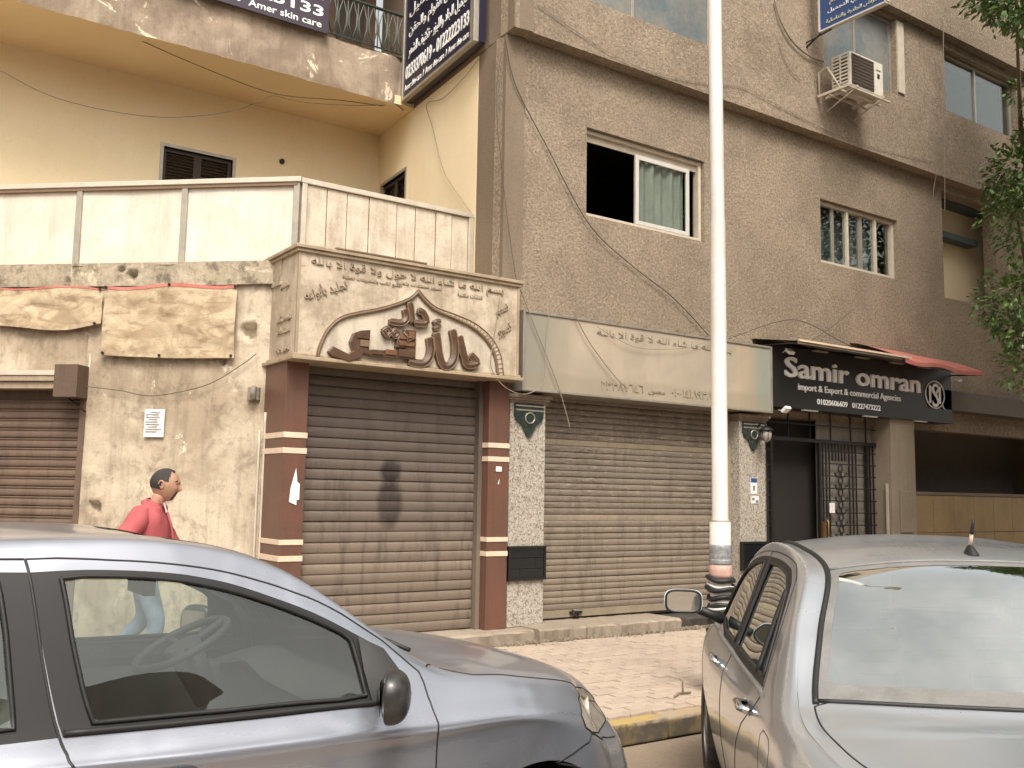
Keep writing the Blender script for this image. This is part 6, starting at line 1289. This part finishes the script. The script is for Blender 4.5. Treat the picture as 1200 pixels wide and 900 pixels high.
# ================================================================= the man in the pink shirt
def skin_mesh(name, nodes, edges, mat, root, sub=2):
    me = bpy.data.meshes.new(name); me.from_pydata([n[0] for n in nodes], edges, []); me.materials.append(mat)
    o = bpy.data.objects.new(name, me); link(o)
    o.modifiers.new('skin', 'SKIN').use_smooth_shade = True; s = o.modifiers.new('sub', 'SUBSURF'); s.levels = s.render_levels = sub
    bm = bmesh.new(); bm.from_mesh(me); ly = bm.verts.layers.skin.verify(); bm.verts.ensure_lookup_table()
    for i, n in enumerate(nodes):
        r = n[1] if isinstance(n[1], tuple) else (n[1], n[1]); bm.verts[i][ly].radius = r
    bm.verts[0][ly].use_root = True; bm.to_mesh(me); bm.free()
    dg = bpy.context.evaluated_depsgraph_get(); m2 = bpy.data.meshes.new_from_object(o.evaluated_get(dg)); m2.materials.clear(); m2.materials.append(mat)
    m2.polygons.foreach_set('use_smooth', [True]*len(m2.polygons))
    bpy.data.objects.remove(o); bpy.data.meshes.remove(me)
    o = bpy.data.objects.new(name, m2); link(o, root); return o
man = empty('person', (2.03, 7.80, .152), math.atan2(-.46, .88), label='man in a coral pink shirt and light blue jeans walking past the stained wall', cat='person')
man.scale = (.97, 1.0, .925)
# body: neck, arms and hands, ankles in one skin
HN = [((-.03, 0, .92), .08), ((-.02, 0, 1.10), .08), ((-.01, 0, 1.28), .08), ((.015, 0, 1.40), .055), ((.05, 0, 1.475), (.058, .062)), ((.08, 0, 1.54), .058),
      ((-.03, -.19, 1.31), .04), ((-.15, -.265, 1.13), .038), ((.0, -.30, .97), .033), ((.075, -.30, .91), (.022, .036)),
      ((.02, .19, 1.29), .04), ((.11, .25, 1.12), .038), ((.27, .24, .98), .033), ((.33, .235, .96), (.022, .036)),
      ((-.02, -.09, .86), .085), ((.13, -.10, .47), .055), ((.02, -.10, .09), .038), ((.10, -.10, .04), .03),
      ((-.04, .09, .86), .085), ((-.02, .10, .47), .055), ((-.32, .10, .16), .038), ((-.27, .10, .07), .03)]
HE = [(0, 1), (1, 2), (2, 3), (3, 4), (4, 5), (2, 6), (6, 7), (7, 8), (8, 9), (2, 10), (10, 11), (11, 12), (12, 13), (0, 14), (14, 15), (15, 16), (16, 17), (0, 18), (18, 19), (19, 20), (20, 21)]
for b0, bx, by, bz, sg in ((9, .075, -.30, .91, -1), (13, .33, .235, .96, 1)):     # four curled fingers and a thumb per hand
    for k, ln in enumerate((.030, .034, .032, .025)):
        yy = by+(k-1.5)*.019; n0 = len(HN)
        HN += [((bx+.045, yy, bz-.012), .0092), ((bx+.045+ln, yy, bz-.035), .0085), ((bx+.045+ln*1.1, yy, bz-.065), .0078)]; HE += [(b0, n0), (n0, n0+1), (n0+1, n0+2)]
    n0 = len(HN); HN += [((bx+.02, by-sg*.045, bz-.0), .011), ((bx+.05, by-sg*.055, bz-.02), .0095)]; HE += [(b0, n0), (n0, n0+1)]
skin_mesh('body', HN, HE, M['skin'], man)
# head as one displaced form
hc = Vector((.098, 0, 1.600))
def headpt(u, v):
    a, b = u*2*math.pi, (v-.5)*math.pi; d = Vector((math.cos(a)*math.cos(b), math.sin(a)*math.cos(b), math.sin(b)))
    G = lambda y, z, sy, sz: math.exp(-((abs(d.y)-y)/sy)**2-((d.z-z)/sz)**2)*(1 if d.x > 0 else 0)
    x, y, z = d.x*(.100 if d.x > 0 else .108), d.y*.079, d.z*(.118 if d.z > 0 else .128)
    if d.z < 0: y *= 1-.30*(-d.z)**1.2; x *= 1-.10*(-d.z); x += .018*(-d.z)
    r = .022*G(0, -.16, .11, .13)+.012*G(0, .02, .08, .18)+.008*G(.24, .25, .26, .07)-.012*G(.30, .10, .14, .10)+.005*G(.30, .07, .09, .05)+.006*G(0, -.44, .24, .05)+.005*G(0, -.54, .2, .045)-.004*G(0, -.49, .25, .022)+.007*G(0, -.80, .3, .14)+.006*G(.45, -.1, .2, .2)
    p = Vector((x, y, z))+d*r*(1 if d.x > 0 else 0)
    p *= 1.10; p.rotate(Matrix.Rotation(R(10), 3, 'Y')); return hc+p, d
for nm, mt_, test, off in (('head', 'skin', None, 0), ('hair', 'hair', lambda d: (d.x < .30 and d.z > .18+.25*d.x*0 and not (d.x > .12 and abs(d.y) < .5 and d.z < .75 and d.x > .26)) or (d.x < -.12 and d.z > -.38) or (d.x < .5 and d.z > .72 and abs(d.y) < .45), .004), ('beard', 'stubble', lambda d: d.x > .5 and d.z < -.38 and abs(d.y) < .42 and not (abs(d.y) < .22 and -.55 < d.z < -.44) , .0012)):
    f = MB(); nu, nv = 72, 48
    P_ = [[headpt(i/nu, j/nv) for j in range(nv+1)] for i in range(nu+1)]
    f.v = [tuple(p+d*off) for r in P_ for p, d in r]
    for i in range(nu):
        for j in range(nv):
            c_ = P_[i][j][1]
            if test is None or test(c_): a_ = i*(nv+1)+j; f.f.append((a_, a_+nv+1, a_+nv+2, a_+1)); f.m.append(0); f.s.append(True)
    hd = f.obj(nm, M[mt_], man, fix=(test is None))
for s_ in (1, -1):
    f = MB(); f.tube([hc+Vector((.0+.020*math.cos(a)-.012, s_*(.086+.006*math.sin(a/2)), .031*math.sin(a)-.004)) for a in np.linspace(-2.0, 3.2, 14)], [.004+.004*abs(math.sin(i*.25)) for i in range(14)], 7); f.grid(lambda u, v: hc+Vector((-.012+.016*math.cos(u*6.283)*v, s_*.086, -.004+.026*math.sin(u*6.283)*v)), 16, 2); f.obj('ear', M['skin'], man)
    f = MB(); f.tube([hc+Vector((.100, s_*.022, .022)), hc+Vector((.101, s_*.040, .028)), hc+Vector((.088, s_*.057, .020))], [.004, .005, .003], 6); f.obj('eyebrow', M['hair'], man)
    f = MB(); f.grid(lambda u, v: hc+Vector((.083, s_*.034, .001))+Vector((math.cos(u*6.283)*math.cos((v-.5)*3.14), math.sin(u*6.283)*math.cos((v-.5)*3.14), math.sin((v-.5)*3.14)))*.0125, 12, 8); f.obj('eye', M['ink'], man)
# shirt, trousers, shoes
SN = [((-.035, 0, .90), (.185, .155)), ((-.02, 0, 1.02), (.20, .17)), ((-.0, 0, 1.18), (.205, .17)), ((-.01, 0, 1.31), (.18, .145)), ((.0, 0, 1.395), (.125, .115)), ((.03, 0, 1.455), (.082, .085)),
      ((-.02, -.14, 1.345), .10), ((-.07, -.225, 1.26), .092), ((-.16, -.28, 1.13), .074), ((-.08, -.29, 1.04), .054), ((-.01, -.30, .985), .050),
      ((-.0, .15, 1.365), .082), ((.03, .215, 1.28), .074), ((.11, .25, 1.12), .060), ((.20, .245, 1.03), .052), ((.25, .24, .995), .048)]
SE = [(0, 1), (1, 2), (2, 3), (3, 4), (4, 5), (3, 6), (6, 7), (7, 8), (8, 9), (9, 10), (3, 11), (11, 12), (12, 13), (13, 14), (14, 15)]
sh_ = skin_mesh('shirt', SN, SE, M['shirt'], man)
for v in sh_.data.vertices:      # creases in the cloth
    c_ = v.co; n_ = noise.noise(Vector((c_.x*8+c_.z*6, c_.y*8, c_.z*12)))*.019+noise.noise(Vector((c_.x*20, c_.y*18, c_.z*24+c_.x*10)))*.004; v.co = c_+v.normal*n_
f = MB()
for s_ in (1, -1): f.grid(lambda u, v: (.03+.075*math.sin(.5+u*1.9)+.012*v, s_*(.070-.066*u**1.4+.012*v*(1-u)), 1.475-.085*u-.045*v*(.4+u)), 12, 3)
f.grid(lambda u, v: (.03-.068*math.cos((u-.5)*2.0)-.012*v, .075*math.sin((u-.5)*2.6), 1.485-.045*v), 12, 3); f.obj('collar', M['shirt'], sh_)
f = MB(); f.tube([(.125, -.004, 1.37), (.165, -.006, 1.25), (.19, -.006, 1.1), (.17, -.006, .95)], .009, 5); f.obj('placket', M['shirt'], sh_)
f = MB(); f.grid(lambda u, v: (.105+.022*v-.02*abs(u-.5), (-.028+.056*u)*(1-.7*v), 1.445-.085*v), 6, 6); f.obj('undershirt', M['undershirt'], man)
TN = [((-.03, 0, .93), (.165, .135)), ((-.03, 0, .84), (.16, .135)), ((-.0, -.09, .78), .098), ((.125, -.10, .47), .072), ((.055, -.10, .25), .062), ((.015, -.10, .10), .058), ((-.045, .09, .78), .098), ((-.02, .10, .48), .072), ((-.18, .10, .31), .062), ((-.31, .10, .18), .056)]
skin_mesh('trousers', TN, [(0, 1), (1, 2), (2, 3), (3, 4), (4, 5), (1, 6), (6, 7), (7, 8), (8, 9)], M['jeans'], man)
for (x, y, z, t_) in ((.02, -.10, .055, 0), (-.31, .10, .12, .75)):
    f = MB(); ct_, st_ = math.cos(t_), math.sin(t_)
    def shoe(u, v):
        a = u*2*math.pi; px_ = .075+.145*math.cos(a); py_ = .047*math.sin(a)*(1+.1*math.cos(a)); hz = (.075-.035*max(0, math.cos(a)))*v; k_ = 1-.35*v**3
        px_ = .06+(px_-.06)*k_; return (x+px_*ct_+(hz-.05)*st_*.6, y+py_*k_, z+(hz-.05)*ct_-px_*st_*.7)
    f.grid(shoe, 24, 6); f.obj('shoe', M['shoe'], man)

# ================================================================= tree at the right
tree = empty('street_tree', (12.2, 5.9, .14), 0, label='leafy green street tree reaching in from the right edge', cat='tree')
L_ = tree.location
f = MB(); tp = [(12.2, 5.9, .1), (12.15, 5.9, 1.2), (12.0, 5.95, 2.4), (12.05, 5.85, 3.4), (11.9, 5.7, 4.6), (11.7, 5.5, 5.8), (11.6, 5.3, 7.2)]
f.tube(tp, [.20, .16, .14, .13, .10, .07, .03], 12); part(f, 'trunk', M['barkm'], root=tree)
rnd = random.Random(5); blobs = []
seedpts = [(9.36, 4.82, 4.83), (9.26, 4.64, 4.89), (9.29, 4.80, 4.46), (9.16, 4.52, 4.46), (9.12, 4.60, 4.09), (9.49, 4.99, 4.72), (9.18, 4.88, 3.55), (9.09, 4.69, 3.57), (9.22, 4.59, 3.69), (9.22, 4.77, 3.24), (9.37, 4.69, 3.06), (9.41, 4.80, 2.91), (9.47, 4.94, 3.44), (9.05, 4.45, 5.50), (9.24, 4.50, 5.10), (7.57, 3.97, 5.78), (7.50, 3.80, 5.62), (7.63, 3.72, 5.54), (7.65, 3.91, 5.85), (7.51, 3.59, 5.32), (9.98, 4.27, 4.00), (9.67, 4.36, 4.81), (9.46, 4.44, 3.54), (9.30, 4.27, 5.55)]
f = MB()
for i, (x, y, z) in enumerate(seedpts):
    k = min(range(3, 7), key=lambda j: abs(tp[j][2]-(z-.5))); a = Vector(tp[k]); b = Vector((x, y, z)); m_ = a.lerp(b, .5)+Vector((rnd.uniform(-.2, .2), rnd.uniform(-.2, .2), .15))
    f.tube([a, m_, b], [.045, .025, .008], 6); blobs.append((x, y, z, rnd.uniform(.20, .34)))
for i in range(70):
    a = rnd.uniform(0, 6.283); rr = rnd.uniform(.3, 1)**.5; zz = rnd.uniform(3.6, 8.3); w = 2.1*math.sin(min(1, (zz-2.9)/2.2)*math.pi/2)*(1-.35*max(0, zz-6)/2.3)
    x, y = 12.9+rr*w*math.cos(a)*.9, 5.7+rr*w*math.sin(a)*.9
    if x/max(y, .1) < 2.4: continue
    blobs.append((x, y, zz, rnd.uniform(.4, .65))); k = min(range(3, 7), key=lambda j: abs(tp[j][2]-(zz-.6))); f.tube([Vector(tp[k]), Vector(tp[k]).lerp(Vector((x, y, zz)), .5)+Vector((0, 0, .2)), Vector((x, y, zz))], [.045, .025, .008], 5)
part(f, 'branches', M['barkm'], root=tree)
lv = []; lf = []
def leaf(p, d, n, s):
    q = d.cross(n).normalized(); b = len(lv); m_ = p+d*s*.5+n*s*.06
    lv.extend([tuple(p), tuple(m_+q*s*.26), tuple(p+d*s), tuple(m_-q*s*.26)]); lf.extend([(b, b+1, b+2), (b, b+2, b+3)])
for bi, (x, y, z, r) in enumerate(blobs):
    n_l = int(620*(r/.4)**2)
    for k in range(n_l):
        d = Vector((rnd.gauss(0, 1), rnd.gauss(0, 1), rnd.gauss(0, .8))).normalized(); rr = r*rnd.uniform(.35, 1.0)**.6
        rr *= 1+.35*noise.noise(d*2.2+Vector((x, y, z)))
        p = Vector((x, y, z))+d*rr; dd = (d+Vector((rnd.uniform(-.8, .8), rnd.uniform(-.8, .8), rnd.uniform(-1.1, .3)))).normalized()
        leaf(p, dd, Vector((rnd.uniform(-.6, .6), rnd.uniform(-.6, .6), 1)).normalized(), rnd.uniform(.045, .085))
me = bpy.data.meshes.new('crown'); me.from_pydata([(a-L_.x, b-L_.y, c-L_.z) for a, b, c in lv], [], lf); me.materials.append(M['leaf']); me.update()
o = bpy.data.objects.new('crown', me); link(o, tree)
shade_tree = empty('street_tree', (14.2, 3.4, .14), 0, label='big dense street tree whose crown overhangs just outside the right edge', cat='tree')
T0 = Vector((14.2, 3.4, 0)); f = MB(); f.tube([T0+Vector(p) for p in ((0, 0, .1), (.05, 0, 2), (-.05, .1, 4), (0, .1, 6.5))], [.28, .22, .17, .08], 12); part(f, 'trunk', M['barkm'], root=shade_tree)
lv = []; lf = []; f = MB()
for i in range(210):
    a = rnd.uniform(0, 6.283); rr = rnd.uniform(.1, 1)**.5; zz = rnd.uniform(4.6, 11.5); w = 5.2*math.sin(min(1, (zz-3.4)/2.5)*math.pi/2)*(1-.3*max(0, zz-7)/2.5)
    c_ = T0+Vector((rr*w*math.cos(a), rr*w*math.sin(a), zz))
    if math.atan2(c_.x, c_.y) < R(66.5) and (c_.z-1.6)/math.hypot(c_.x, c_.y) < .80: continue
    f.tube([T0+Vector((0, .1, min(6, zz-1))), c_], [.05, .01], 5)
    for k in range(330):
        d = Vector((rnd.gauss(0, 1), rnd.gauss(0, 1), rnd.gauss(0, .8))).normalized(); p = c_+d*.75*rnd.uniform(.3, 1)**.6
        leaf(p, (d+Vector((rnd.uniform(-.8, .8), rnd.uniform(-.8, .8), rnd.uniform(-1, .3)))).normalized(), Vector((rnd.uniform(-.6, .6), rnd.uniform(-.6, .6), 1)).normalized(), rnd.uniform(.11, .17))
part(f, 'branches', M['barkm'], root=shade_tree)
me = bpy.data.meshes.new('crown'); me.from_pydata([(a-T0.x, b-T0.y, c-.14) for a, b, c in lv], [], lf); me.materials.append(M['leaf']); me.update(); o = bpy.data.objects.new('crown', me); link(o, shade_tree)
# ================================================================= the far side of the street (behind the camera, seen in reflections)
for i, (x0, x1, y, h, c) in enumerate(((-32, -14, -13, 9.0, (.24, .18, .13)), (-13.8, -2, -14, 6.0, (.28, .22, .16)), (-1.8, 12, -13.5, 9.5, (.22, .18, .14)), (12.4, 34, -14.5, 8.5, (.26, .20, .15)))):
    t = empty('street_house', ((x0+x1)/2, y, 0), 0, label=['brown three window wide house across the street, left end', 'low tan house across the street, second from the left', 'tall grey brown house across the street, third from the left', 'long brown house across the street, right end'][i], cat='house', group='houses across the street')
    holes = []
    x = x0+1.2
    while x < x1-2.2:
        z = 1.0 if (i % 2) else 3.6
        while z+1.4 < h-.6: holes.append((x, x+1.3, z, z+1.3)); z += 2.9
        x += 2.9
    f = MB(); wall(f, (0, y, 0), EX, (0, -1, 0), x0, x1, 0, h, holes, .3); f.box(x0, x1, y-9, y-.31, h-.4, h-.2); f.box(x0, x0+.2, y-9, y-.31, 0, h-.4); f.box(x1-.2, x1, y-9, y-.31, 0, h-.4)
    part(f, 'wall', flat('house_plaster', c, .9, dirt=.4, scale=1.2), root=t)
    f = MB(); f.box(x0+.3, x1-.3, y-.8, y-.7, 0, h-.5); part(f, 'interior_wall', M['darkvoid'], root=t)
